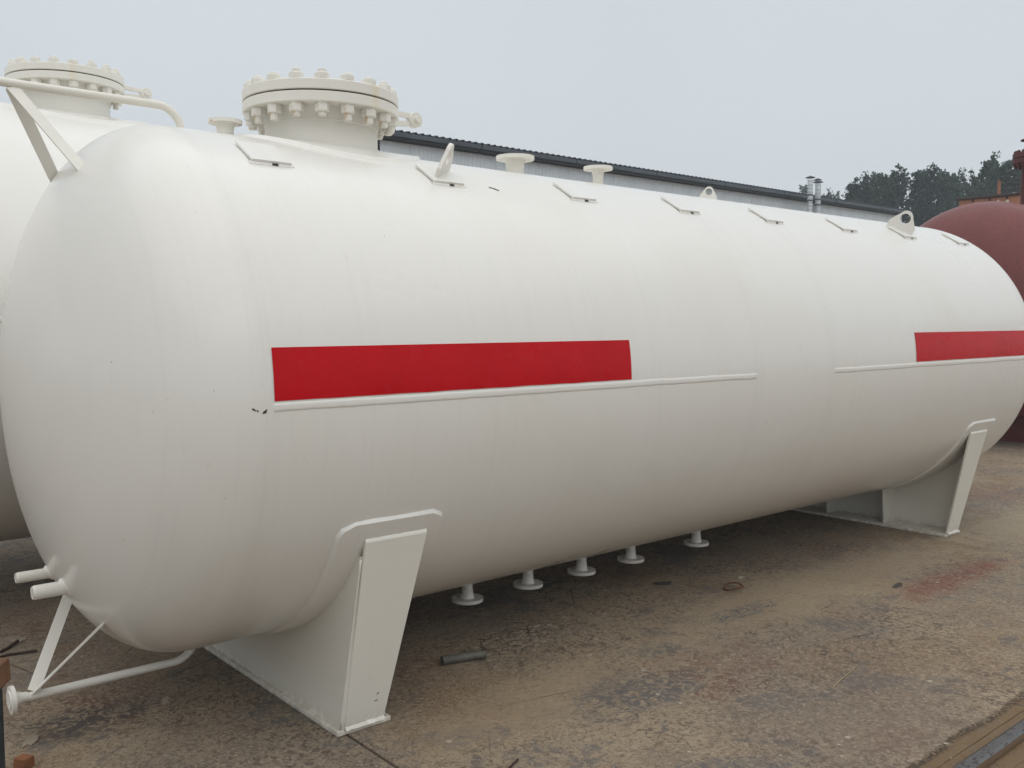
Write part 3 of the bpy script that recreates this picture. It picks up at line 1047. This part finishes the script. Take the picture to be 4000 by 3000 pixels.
# ================================================================== red primer tank
R3, Y3, Z3, X3 = 1.6, 1.6, 1.95, 16.3
T3 = thing('primed_tank', (20, Y3, 0), 'dark red primer coated tank with domed end, beyond the striped tank at right', 'storage tank')
obj('shell', shell_mesh(X3, 25.0, R3, Y3, Z3, 160), M['primer'], T3, smooth=180)
obj('dished_head', head_mesh(X3, 0.8, R3, -1, Y3, Z3, 160), M['primer'], T3, smooth=180)
obj('dished_head', head_mesh(25.0, 0.8, R3, 1, Y3, Z3, 160), M['primer'], T3, smooth=180)
for i, x in enumerate((X3, 20.5, 25.0)):
    obj('weld_seam', ring_weld(x, R3, Y3, Z3, n=200, seed=40 + i), M['primer'], T3, smooth=180)
for xs in (17.0, 24.0):
    bm = bmesh.new()
    rw = R3 + 0.002
    arc = [(Y3 - rw * math.cos(rad(-28 - 124 * k / 40)), Z3 + rw * math.sin(rad(-28 - 124 * k / 40))) for k in range(41)]
    plate(bm, [(Y3 - 1.2, 0.022), (Y3 + 1.2, 0.022)] + arc[::-1], [], (xs, 0, 0), (0, 1, 0), (0, 0, 1), 0.2)
    sw = obj('saddle_web', bm, M['primer'], T3)
    bm = bmesh.new()
    box(bm, (xs + 0.1, Y3, 0.011), (0.34, 2.44, 0.02), bevel=0.003)
    obj('base_plate', bm, M['primer'], sw)
xr = 17.80
bm = bmesh.new()
lathe(bm, [(Z3 + R3 - 0.04, 0.090), (4.20, 0.090), (4.23, 0.105), (4.262, 0.12)], (xr, Y3, 0), (0, 0, 1), 32, cap=False)
rp = obj('riser_pipe', bm, M['primer_pipe'], T3, smooth=40)
for z0 in (4.26, 4.345):
    bm = bmesh.new()
    lathe(bm, [(z0, 0.05), (z0, 0.215), (z0 + 0.004, 0.22), (z0 + 0.072, 0.22), (z0 + 0.076, 0.215), (z0 + 0.076, 0.05)], (xr, Y3, 0), (0, 0, 1), 48, cap=False)
    obj('flange', bm, M['primer_pipe'], rp, smooth=30)
meb = bolt_mesh(0.161, 'riser_bolt', 0.034, 0.034, 0.019, 0.03, 0.012, 0.034)
meb.materials.clear()
meb.materials.append(M['primer_pipe'])
for k in range(12):
    a = 2 * PI * k / 12
    b = bpy.data.objects.new('bolt', meb)
    COL.objects.link(b)
    b.parent = rp
    b.location = Vector((xr + 0.175 * math.cos(a), Y3 + 0.175 * math.sin(a), 4.26)) - origin(T3)
bm = bmesh.new()
lathe(bm, [(4.42, 0.10), (4.50, 0.07), (4.56, 0.04), (4.58, 0.022), (4.66, 0.022)], (xr, Y3, 0), (0, 0, 1), 24)
obj('valve_stem', bm, M['primer_pipe'], rp, smooth=40)
bm = bmesh.new()
tube(bm, [(xr + 0.105 * math.cos(2 * PI * k / 28), Y3 + 0.105 * math.sin(2 * PI * k / 28), 4.625) for k in range(29)], 0.014, 8, cap=False)
for k in range(4):
    a = PI * k / 2 + 0.3
    tube(bm, [(xr, Y3, 4.635), (xr + 0.1 * math.cos(a), Y3 + 0.1 * math.sin(a), 4.625)], 0.009, 6)
obj('hand_wheel', bm, M['orange_dark'], rp, smooth=60)

# ================================================================== gantry crane girder beyond the red tank
G = thing('gantry_crane', (27.2, 2.0, 0), 'orange gantry crane girder with railing rising behind the red tank', 'gantry crane')
bm = bmesh.new()
box(bm, (27.2, -1.2, 4.62), (0.5, 15.9, 0.62), bevel=0.01)
gd = obj('girder', bm, M['orange'], G)
bm = bmesh.new()
box(bm, (27.2, -1.2, 4.962), (0.62, 16.0, 0.055), bevel=0.008)
obj('top_rail', bm, M['orange_dark'], gd)
for k in range(30):
    y = 6.4 - k * 0.42
    bm = bmesh.new()
    box(bm, (26.93, y, 4.89), (0.05, 0.035, 0.075), bevel=0.004)
    obj('stiffener', bm, M['orange_dark'], gd)
for k in range(9):
    y = 5.95 - k * 1.5
    bm = bmesh.new()
    box(bm, (27.42, y, 5.19), (0.06, 0.06, 0.40), bevel=0.004)
    obj('railing_post', bm, M['orange'], gd)
for z in (5.14, 5.26, 5.38):
    bm = bmesh.new()
    tube(bm, [(27.42, 5.95, z), (27.42, -7.0, z)], 0.010, 6)
    obj('railing_bar', bm, M['orange_dark'], gd)
# pale mark on the girder side, only its tips show above the tank
def mark(pts, y, z):
    bm = bmesh.new()
    plate(bm, pts, [], (26.947, y, z), (0, -1, 0), (0, 0, 1), -0.003)
    obj('painted_mark', bm, M['mark'], gd)
mark([(-0.14, -0.25), (0.0, -0.22), (0.04, -0.02), (0.02, 0.10), (-0.03, 0.02), (-0.08, -0.10)], 5.78, 4.78)
mark(circle2(0, 0, 0.045, 12), 5.55, 4.80)
mark(circle2(0, 0, 0.03, 10), 6.42, 4.74)
for y in (6.2, -8.4):
    for sx in (-1, 1):
        bm = bmesh.new()
        bar(bm, (27.2 + sx * 1.3, y, 0.30), (27.2 + sx * 0.15, y, 4.5), (0, 1, 0), 0.35, 0.3, 0.01)
        obj('leg', bm, M['orange'], gd)
    bm = bmesh.new()
    box(bm, (27.2, y, 0.2), (3.4, 0.35, 0.3), bevel=0.02)
    obj('end_carriage', bm, M['orange'], gd)

# ================================================================== shed
YS, XE, XW = 18.0, 45.8, 16.2
SH = thing('industrial_shed', (25, YS, 0), 'long blue-grey corrugated metal shed with dark eaves behind the tanks', 'building')
def ribbed(w, h, pitch=0.15, d=0.015):
    prof = []
    n = int(round(w / pitch))
    for k in range(n):
        x = k * w / n
        prof += [(x, 0), (x + 0.105 * w / n / 0.15, 0), (x + 0.118 * w / n / 0.15, -d), (x + 0.137 * w / n / 0.15, -d)]
    prof.append((w, 0))
    v = [(x, y, 0) for x, y in prof] + [(x, y, h) for x, y in prof]
    m = len(prof)
    f = [(i, i + 1, m + i + 1, m + i) for i in range(m - 1)]
    return v, [], f
pw = 1.05
pm = bpy.data.meshes.new('wall_panel')
pm.from_pydata(*ribbed(pw, 6.9))
pm.materials.append(M['panel'])
x = XE - pw
while x > XW:
    o = bpy.data.objects.new('wall_panel', pm)
    COL.objects.link(o)
    o.parent = SH
    o.location = Vector((x, YS + random.uniform(-0.002, 0.002), 0)) - origin(SH)
    x -= pw
for nm, (c, s) in {'end_wall': ((XE + 0.03, YS + 3.2, 3.42), (0.05, 6.4, 6.84)), 'west_wall': ((XW, YS + 3.2, 3.42), (0.05, 6.4, 6.84)), 'corner_trim': ((XE + 0.0, YS - 0.02, 3.45), (0.16, 0.08, 6.9))}.items():
    bm = bmesh.new()
    box(bm, c, s)
    obj(nm, bm, M['panel'], SH)
bm = bmesh.new()
box(bm, ((XE + XW) / 2, YS + 6.4, 3.45), (XE - XW, 0.1, 6.9))
obj('back_wall', bm, M['panel'], SH)
# roof sheet: corrugated, overhanging the wall
bm = bmesh.new()
prof = []
x = XW - 0.4
while x < XE + 0.62:
    for dx, dz in ((0, 0), (0.08, 0), (0.10, 0.045), (0.17, 0.045), (0.19, 0)):
        prof.append((x + dx, dz))
    x += 0.24
A = [bm.verts.new((px, YS - 0.36, 7.04 + dz)) for px, dz in prof]
B = [bm.verts.new((px, YS + 3.2, 7.33 + dz)) for px, dz in prof]
Cc = [bm.verts.new((px, YS + 7.0, 7.0 + dz)) for px, dz in prof]
for P0, P1 in ((A, B), (B, Cc)):
    for k in range(len(prof) - 1):
        bm.faces.new((P0[k], P0[k + 1], P1[k + 1], P1[k]))
rf = obj('roof', bm, M['roof'], SH)
gl, gi = XW - 0.4, 0
while gl < XE + 0.4:
    g2 = min(gl + 3.94, XE + 0.5)
    bm = bmesh.new()
    box(bm, ((gl + g2) / 2, YS - 0.31, 6.955), (g2 - gl - 0.03, 0.13, 0.13), bevel=0.02)
    obj('gutter', bm, M['gutter'], rf)
    gl = g2
bm = bmesh.new()
box(bm, ((XE + XW) / 2, YS - 0.165, 6.862), (XE - XW + 0.8, 0.27, 0.04))
obj('soffit', bm, M['fascia'], rf)
bm = bmesh.new()
box(bm, ((XE + XW) / 2, YS - 0.06, 6.822), (XE - XW + 0.1, 0.05, 0.035))
obj('fascia', bm, M['fascia'], rf)

# flues in front of the shed wall
def flue(px_x, y, ztop, r, label):
    F = thing('flue_duct', (px_x, y, 0), label, 'flue', 'metal flues on the shed wall')
    bm = bmesh.new()
    prof = [(0.0, r)]
    z = 0.15
    while z < ztop - 0.1:
        prof += [(z, r), (z + 0.012, r + 0.004), (z + 0.03, r + 0.004), (z + 0.042, r)]
        z += 0.14
    prof.append((ztop, r))
    lathe(bm, prof, (px_x, y, 0), (0, 0, 1), 24)
    obj('duct', bm, M['galv'], F, smooth=50)
    for zc_ in (ztop - 0.62, ztop - 0.85, ztop - 1.6, ztop - 2.4):
        bm = bmesh.new()
        lathe(bm, [(zc_, r + 0.016), (zc_ + 0.05, r + 0.016)], (px_x, y, 0), (0, 0, 1), 24)
        obj('clamp_band', bm, M['cap'], F)
    bm = bmesh.new()
    lathe(bm, [(ztop + 0.10, 0.0), (ztop + 0.095, r * 1.75), (ztop + 0.115, r * 1.75), (ztop + 0.19, 0.0)], (px_x, y, 0), (0, 0, 1), 24)
    obj('rain_cap', bm, M['cap'], F)
    for k in range(3):
        a = 2 * PI * k / 3 + 0.4
        bm = bmesh.new()
        bar(bm, (px_x + r * 0.95 * math.cos(a), y + r * 0.95 * math.sin(a), ztop - 0.06), (px_x + r * 0.95 * math.cos(a), y + r * 0.95 * math.sin(a), ztop + 0.10), (1, 0, 0), 0.02, 0.01)
        obj('cap_strut', bm, M['galv'], F)
flue(36.36, 17.0, 7.49, 0.108, 'taller ribbed metal flue with dark cap at the left of the pair by the shed')
flue(36.95, 17.0, 7.36, 0.115, 'shorter ribbed metal flue with dark cap at the right of the pair by the shed')
flue(38.2, 17.8, 7.66, 0.10, 'metal flue half hidden behind the other two, only its dark cap clear')

# ================================================================== trees
def leaf_mat(name, a, b):
    t = NT(name)
    g = t.n.new('ShaderNodeNewGeometry')
    col = t.ramp(g.outputs['Random Per Island'], [(0.0, a), (0.6, b), (1.0, tuple(x * 1.5 for x in b))])
    oi = t.n.new('ShaderNodeObjectInfo')
    col = t.mix(1.0, col, t.ramp(oi.outputs['Random'], [(0.0, (0.72, 0.76, 0.80)), (1.0, (1.25, 1.20, 1.05))]), 'MULTIPLY')
    t.set(Base_Color=col, Roughness=0.6, Specular_IOR_Level=0.3)
    tr = t.n.new('ShaderNodeBsdfTranslucent')
    t.l.new(col, tr.inputs[0])
    ms = t.n.new('ShaderNodeMixShader')
    ms.inputs[0].default_value = 0.25
    t.l.new(t.p.outputs[0], ms.inputs[1])
    t.l.new(tr.outputs[0], ms.inputs[2])
    t.l.new(ms.outputs[0], t.n['Material Output'].inputs['Surface'])
    return t.m
M['leaf'] = leaf_mat('poplar_leaf', (0.026, 0.048, 0.038), (0.050, 0.084, 0.058))
M['bark'] = simple('bark', (0.10, 0.09, 0.075), 0.9, 0, 0.3, 6, 0.5)

def tree(bearing, dist, tanel, width, label, lean=0.0, gappy=0.0, seed=0, crown_from=0.12, shape=1.0, nbr=84, leaves=9500):
    rnd = random.Random(seed)
    x = CAM.x + dist * math.sin(rad(bearing))
    y = CAM.y + dist * math.cos(rad(bearing))
    h = (CAM.z + tanel * dist) * 0.965
    t = thing('poplar_tree', (x, y, 0), label, 'tree', 'trees beyond the shed')
    base = Vector((x, y, 0))
    bm = bmesh.new()
    pts, rr = [], []
    for k in range(11):
        f = k / 10
        pts.append(base + Vector((0.25 * noise.noise((f * 3, seed, 0)) + lean * f * f, 0.25 * noise.noise((f * 3, seed, 9)), h * 0.98 * f)))
        rr.append(max(0.015, h * 0.014 * (1 - f) ** 0.9 + 0.01))
    tube(bm, pts, rr, 8)
    tips = []
    for k in range(nbr):
        f = crown_from + (0.985 - crown_from) * ((k + rnd.random()) / nbr)
        i = min(9, int(f * 10))
        p0 = pts[i].lerp(pts[i + 1], f * 10 - i)
        g = (f - crown_from) / (1 - crown_from)
        env = (min(1.0, g * 5.0 + 0.45) * (1.0 - max(0, g - 0.40) ** 2 * 2.15 * shape)) * width * 0.52
        L = max(0.30 + 0.12 * rnd.random(), env * rnd.uniform(0.62, 1.12))
        a = k * 2.399 + rnd.uniform(-0.5, 0.5)
        rise = L * rnd.uniform(0.9, 1.9)
        p1 = p0 + Vector((math.cos(a) * L * 0.55, math.sin(a) * L * 0.55, rise * 0.35))
        p2 = p0 + Vector((math.cos(a) * L, math.sin(a) * L, rise))
        tube(bm, [p0, p1, p2], [0.05 * (1 - f * 0.7), 0.03, 0.008], 5)
        tips.append((p0, p1, p2, L))
    obj('trunk', bm, M['bark'], t, smooth=60)
    V, F = [], []
    per = leaves // nbr
    for p0, p1, p2, L in tips:
        ncl = rnd.randint(5, 7)
        for c in range(ncl):
            if rnd.random() < gappy * (1.0 if L > 0.6 else 0.3):
                continue
            u = 0.25 + 0.75 * (c + rnd.random()) / ncl
            cc = (p0.lerp(p1, u * 2) if u < 0.5 else p1.lerp(p2, u * 2 - 1))
            cc = cc + Vector((rnd.gauss(0, 0.09), rnd.gauss(0, 0.09), rnd.gauss(0.02, 0.12)))
            sr = rnd.uniform(0.10, 0.26)
            for q in range(per // ncl):
                d = Vector((rnd.gauss(0, 1), rnd.gauss(0, 1), rnd.gauss(0.1, 1.15)))
                d = d.normalized() * sr * rnd.random() ** 0.5
                pp = cc + d
                s = rnd.uniform(0.055, 0.11)
                n_ = Vector((rnd.gauss(0, 1), rnd.gauss(0, 1), rnd.gauss(0.5, 0.8))).normalized()
                _, ua, va = frame(n_)
                an = rnd.uniform(0, 6.28)
                e1 = ua * math.cos(an) + va * math.sin(an)
                e2 = n_.cross(e1)
                b0 = len(V)
                V += [pp - e1 * s, pp - e2 * s * 0.62, pp + e1 * s * 1.1, pp + e2 * s * 0.62]
                F.append((b0, b0 + 1, b0 + 2, b0 + 3))
    obj('crown', (V, [], F), M['leaf'], t)
def px_dir(u, v):
    w = cam.rotation_euler.to_matrix() @ Vector(((u - 2000) / FPX, -(v - 1500) / FPX, -1.0))
    return math.degrees(math.atan2(w.x, w.y)), w.z / math.hypot(w.x, w.y)
TR = [
    (3148, 704, 74, 2.2, 'small treetop peeping over the shed eave left of the flues', dict(gappy=0.1, leaves=3600)),
    (3225, 738, 72, 1.7, 'small treetop just right of the flues, lower and rounder', dict(gappy=0.15, leaves=3600)),
    (3258, 730, 72, 1.6, 'small pointed treetop over the shed eave, second right of the flues', dict(gappy=0.2, leaves=3600)),
    (3336, 697, 62, 1.7, 'leftmost poplar of the dense row, lowest and sloping down to the eave', {}),
    (3370, 688, 63, 1.6, 'second poplar from the left in the dense row, a little above the first', {}),
    (3404, 670, 64, 1.6, 'third poplar from the left in the dense row', dict(gappy=0.1, shape=0.7)),
    (3438, 668, 62, 1.5, 'fourth poplar from the left, just before a bright gap', dict(shape=0.6)),
    (3470, 668, 64, 1.2, 'slim fifth poplar from the left, sky showing through on both sides', dict(gappy=0.3)),
    (3516, 658, 62, 1.9, 'sixth poplar from the left, thick and round topped', dict(shape=0.5)),
    (3592, 652, 63, 1.6, 'seventh poplar from the left, right after the second bright gap', dict(shape=0.7)),
    (3637, 644, 61, 1.9, 'eighth poplar from the left, highest of the dense row', dict(shape=0.6)),
    (3688, 656, 63, 1.7, 'ninth poplar from the left, right of the highest one', {}),
    (3712, 668, 64, 1.3, 'tenth poplar from the left, narrow and lower', dict(gappy=0.15)),
    (3746, 671, 64, 1.3, 'slim pointed poplar where the row steps down', dict(gappy=0.15)),
    (3797, 690, 66, 1.6, 'low tree in the dip between the dense row and the open tall tree', dict(gappy=0.2)),
    (3869, 598, 56, 2.9, 'tall open tree with pointed top and sky showing through its branches', dict(gappy=0.30, nbr=64, shape=1.2, leaves=9000)),
    (3908, 622, 57, 1.8, 'narrower tree close against the right of the open tall tree', dict(gappy=0.35)),
    (3965, 616, 57, 2.2, 'lighter tree at the right edge beside the red riser pipe', dict(gappy=0.3)),
    (3830, 705, 70, 3.4, 'bushy lower tree behind the end of the orange crane girder', dict(gappy=0.1)),
]
for i, (u, v, d, w, lab, kw) in enumerate(TR):
    b, te = px_dir(u, v)
    tree(b, d, te, w, lab, seed=i + 3, **kw)
# low growth behind the trunks: fills the row down to the ground
def hedge(b0, b1, d, tanel, n, seed):
    rnd = random.Random(seed)
    V, F = [], []
    for k in range(n):
        b = rnd.uniform(b0, b1)
        dd = d + rnd.uniform(-1.5, 1.5)
        top = (CAM.z + dd * tanel) * (0.8 + 0.28 * noise.noise((b * 1.3, seed, 0)))
        pp = Vector((CAM.x + dd * math.sin(rad(b)), CAM.y + dd * math.cos(rad(b)), top * rnd.random() ** 0.8))
        s = rnd.uniform(0.12, 0.24)
        n_ = Vector((rnd.gauss(0, 1), rnd.gauss(0, 1), rnd.gauss(0.5, 0.8))).normalized()
        _, e1, e2 = frame(n_)
        b_ = len(V)
        V += [pp - e1 * s, pp - e2 * s * 0.6, pp + e1 * s, pp + e2 * s * 0.6]
        F.append((b_, b_ + 1, b_ + 2, b_ + 3))
    o = obj('undergrowth', (V, [], F), M['leaf'])
    o['kind'] = 'stuff'
    tag(o, 'dark leafy undergrowth filling the row beneath the poplars', 'undergrowth')
hedge(60.0, 72.0, 72, 0.090, 26000, 5)

# ================================================================== things lying on the ground
def px_ground(u, v, z=0.0):
    d = Vector(((u - 2000) / FPX, -(v - 1500) / FPX, -1.0))
    w = cam.rotation_euler.to_matrix() @ d
    t = (z - CAM.z) / w.z
    return CAM + w * t

bm = bmesh.new()
a, b = Vector((4.965, -0.452, 0.0245)), Vector((5.205, -0.520, 0.0245))
ax = (b - a).normalized()
L = (b - a).length
lathe(bm, [(0.03, 0.019), (0.0, 0.019), (0.0, 0.024), (L, 0.024), (L, 0.019), (L - 0.03, 0.019)], a, ax, 24)
tag(obj('pipe_offcut', bm, M['offcut'], smooth=40), 'short dark steel pipe offcut lying on the concrete beside the near saddle', 'pipe')

bm = bmesh.new()
c = px_ground(2862, 2300, 0.008)
e1, e2 = Vector((0.055, -0.03, 0)), Vector((0.035, 0.055, 0))
tube(bm, [c + e1 * math.cos(t_) * (1.2 if math.cos(t_) > 0 else 0.9) + e2 * math.sin(t_) + Vector((0, 0, 0.012 + 0.012 * math.sin(t_ * 1.5))) for t_ in [2 * PI * k / 24 for k in range(26)]], 0.006, 8)
tag(obj('wire_loop', bm, M['rust_wire'], smooth=60), 'rusty bent wire loop lying on the ground under the middle of the tank', 'wire')

def rock(name, u, v, s, mat, label, cat, seed, flat=0.5):
    bm = bmesh.new()
    bmesh.ops.create_icosphere(bm, subdivisions=2, radius=1.0)
    c = px_ground(u, v)
    for q in bm.verts:
        k = 1 + 0.45 * noise.noise(q.co * 1.3 + Vector((seed, 0, 0)))
        q.co = Vector((q.co.x * s[0], q.co.y * s[1], max(-0.3, q.co.z) * s[2])) * k
        q.co.z += 0.25 * s[2]
    bmesh.ops.translate(bm, verts=bm.verts, vec=c)
    return tag(obj(name, bm, M[mat]), label, cat)
rock('stone', 655, 2742, (0.034, 0.030, 0.022), 'stone', 'brown angular stone lying under the near head of the striped tank', 'stone', 1)
rock('concrete_lump', 2890, 2258, (0.035, 0.02, 0.014), 'flake', 'pale flat lump of mortar lying just behind the rusty wire loop', 'rubble', 2)

bm = bmesh.new()
c = px_ground(95, 2996)
box(bm, c + Vector((0, 0, 0.022)), (0.048, 0.060, 0.044), Matrix.Rotation(0.5, 3, 'Z'), bevel=0.004)
for q in bm.verts:
    q.co += Vector((noise.noise(q.co * 40), noise.noise(q.co * 40 + Vector((5, 0, 0))), 0)) * 0.005
tag(obj('brick_fragment', bm, M['brick']), 'small orange brick fragment at the bottom left corner', 'brick')

# sheet scraps and pale flakes large enough to pick out
def scrap(name, u, v, rx, ry, rot, mat, label, cat, seed, z=0.006, n=18, th=0.006, curl=0.0):
    bm = bmesh.new()
    c = px_ground(u, v)
    pts = []
    for k in range(n):
        a_ = 2 * PI * k / n
        rr = 0.75 + 0.5 * noise.noise((math.cos(a_) * 1.6, math.sin(a_) * 1.6, seed)) + 0.22 * noise.noise((math.cos(a_) * 5, math.sin(a_) * 5, seed))
        pts.append((rx * rr * math.cos(a_), ry * rr * math.sin(a_)))
    ux = Vector((math.cos(rot), math.sin(rot), 0))
    uy = Vector((-math.sin(rot), math.cos(rot), curl)).normalized()
    plate(bm, pts, [], c + Vector((0, 0, z)), ux, uy, th)
    return tag(obj(name, bm, M[mat]), label, cat)
scrap('metal_scrap', 2590, 2282, 0.095, 0.030, -0.55, 'flake_dark', 'dark flat piece of sheet scrap under the drain nozzles', 'scrap', 3, curl=0.1)
scrap('mortar_flake', 120, 2898, 0.085, 0.030, 0.85, 'flake', 'pale grey mortar flake on the floor at the lower left', 'rubble', 6, z=0.002)
scrap('mortar_flake', 60, 2500, 0.065, 0.085, 0.3, 'flake', 'pale triangular mortar flake at the left edge behind the drain pipe', 'rubble', 8, z=0.002)
scrap('mortar_flake', 2300, 2565, 0.030, 0.014, 0.2, 'flake', 'small pale flake lying right of the cracked patch', 'rubble', 9, z=0.001)
scrap('mortar_flake', 1985, 2592, 0.014, 0.010, 0.2, 'flake', 'tiny pale flake beside the pipe offcut', 'rubble', 10, z=0.001)
scrap('dark_scrap', 3506, 2288, 0.10, 0.030, 0.2, 'flake_dark', 'thin dark scrap lying left of the red paint patch', 'scrap', 12, z=0.001, th=0.003)

def twig(pts, r, mat, label, name='twig', cat='twig'):
    bm = bmesh.new()
    tube(bm, [px_ground(u, v, r) + Vector((0, 0, k * 0.002)) for k, (u, v) in enumerate(pts)], r, 6)
    tag(obj(name, bm, M[mat], smooth=60), label, cat)
twig([(0, 2547), (30, 2533), (55, 2516), (70, 2506)], 0.008, 'stick', 'dark stick at the left edge pointing up towards the tank')
twig([(0, 2566), (40, 2557), (95, 2552), (145, 2545)], 0.007, 'stick', 'dark stick lying flat at the left edge, the lower of two')
twig([(1985, 3005), (2005, 2985), (2024, 2970)], 0.005, 'stick', 'short dark twig at the bottom edge right of the near saddle')
twig([(765, 2766), (800, 2771)], 0.003, 'straw', 'short pale straw lying under the near head')
twig([(3250, 2690), (3285, 2655), (3330, 2620), (3350, 2600)], 0.0025, 'straw', 'long pale straw lying in the open concrete on the right', 'straw', 'straw')

# weed tuft
bm = bmesh.new()
c = px_ground(3073, 2442)
for k in range(7):
    a_ = random.uniform(0, 6.28)
    l = random.uniform(0.03, 0.07)
    d = Vector((math.cos(a_) * 0.3, math.sin(a_) * 0.3, 1)) * l
    s = Vector((-math.sin(a_), math.cos(a_), 0)) * 0.003
    v = [bm.verts.new(c + s), bm.verts.new(c - s), bm.verts.new(c + d)]
    bm.faces.new(v)
tag(obj('weed_sprout', bm, M['straw']), 'tiny dry weed sprouting from the concrete in front of the tank', 'weed')

# broken skin of the cracked patch and loose grit
def grit():
    rnd = random.Random(11)
    bm = bmesh.new()
    for k in range(420):
        if k < 180:
            c = Vector((rnd.gauss(5.66, 0.26), rnd.gauss(-0.44, 0.10), 0))
            s = rnd.uniform(0.004, 0.018)
        else:
            c = px_ground(rnd.uniform(300, 3950), 2150 + 850 * rnd.random() ** 0.7)
            s = rnd.uniform(0.002, 0.007)
        n = rnd.randint(4, 7)
        h = 0.002 + (0.10 if k < 180 else 0.3) * s * rnd.random()
        ang = rnd.uniform(0, 6.28)
        tx, ty = rnd.uniform(-0.12, 0.12), rnd.uniform(-0.12, 0.12)
        lo, hi = [], []
        for q in range(n):
            a_ = ang + 2 * PI * q / n
            rr = s * rnd.uniform(0.35, 1.25)
            x_, y_ = rr * math.cos(a_) * 1.5, rr * math.sin(a_)
            lo.append(bm.verts.new(c + Vector((x_, y_, -0.001))))
            hi.append(bm.verts.new(c + Vector((x_ * 0.93, y_ * 0.93, h + tx * x_ + ty * y_))))
        bm.faces.new(hi)
        for q in range(n):
            bm.faces.new((lo[q], lo[(q + 1) % n], hi[(q + 1) % n], hi[q]))
    o = obj('loose_grit', bm, M['flake'])
    o['kind'] = 'stuff'
    tag(o, 'loose grit and broken concrete skin scattered over the yard floor', 'grit')
grit()

# dark blue box with a worn timber on it at the left edge
bx = Vector((2.748, -1.113, 0))
rt_ = Vector((math.cos(YAW), -math.sin(YAW), 0))
fw_ = Vector((math.sin(YAW), math.cos(YAW), 0))
c = bx - rt_ * 0.280 + fw_ * 0.02
rz = Matrix.Rotation(-YAW + 0.12, 3, 'Z')
K = thing('steel_box', (c.x, c.y, 0), 'dark blue steel box cut off by the left edge', 'box')
bm = bmesh.new()
box(bm, (c.x, c.y, 0.30), (0.36, 0.34, 0.56), rz, bevel=0.012)
kb = obj('body', bm, M['bluebox'], K)
bm = bmesh.new()
box(bm, (c.x, c.y, 0.595), (0.37, 0.36, 0.03), rz, bevel=0.006)
obj('lid', bm, M['bluebox'], K)
for sx in (-1, 1):
    for sy in (-1, 1):
        bm = bmesh.new()
        q = rz @ Vector((sx * 0.15, sy * 0.14, 0))
        box(bm, (c.x + q.x, c.y + q.y, 0.0105), (0.05, 0.05, 0.021))
        obj('foot', bm, M['bluebox'], K)
bm = bmesh.new()
box(bm, (c.x + rt_.x * 0.030, c.y + rt_.y * 0.030, 0.652), (0.37, 0.30, 0.082), rz, bevel=0.008)
for q in bm.verts:
    q.co += Vector((noise.noise(q.co * 30), noise.noise(q.co * 30 + Vector((9, 0, 0))), noise.noise(q.co * 25))) * 0.006
tag(obj('timber_block', bm, M['timber']), 'worn orange timber block lying on the dark blue box at the left edge', 'timber')

# ------------------------------------------------------------------ hazy air
bm = bmesh.new()
box(bm, (40, 30, 9.5), (130, 150, 22))
hz = obj('haze', bm, M['black'])
hm = bpy.data.materials.new('haze')
hm.use_nodes = True
hn = hm.node_tree.nodes
hn.clear()
ho = hn.new('ShaderNodeOutputMaterial')
pv = hn.new('ShaderNodeVolumePrincipled')
pv.inputs['Color'].default_value = (0.88, 0.94, 1.0, 1)
pv.inputs['Density'].default_value = 0.0024
hm.node_tree.links.new(pv.outputs[0], ho.inputs['Volume'])
hz.data.materials.clear()
hz.data.materials.append(hm)
hz['kind'] = 'stuff'
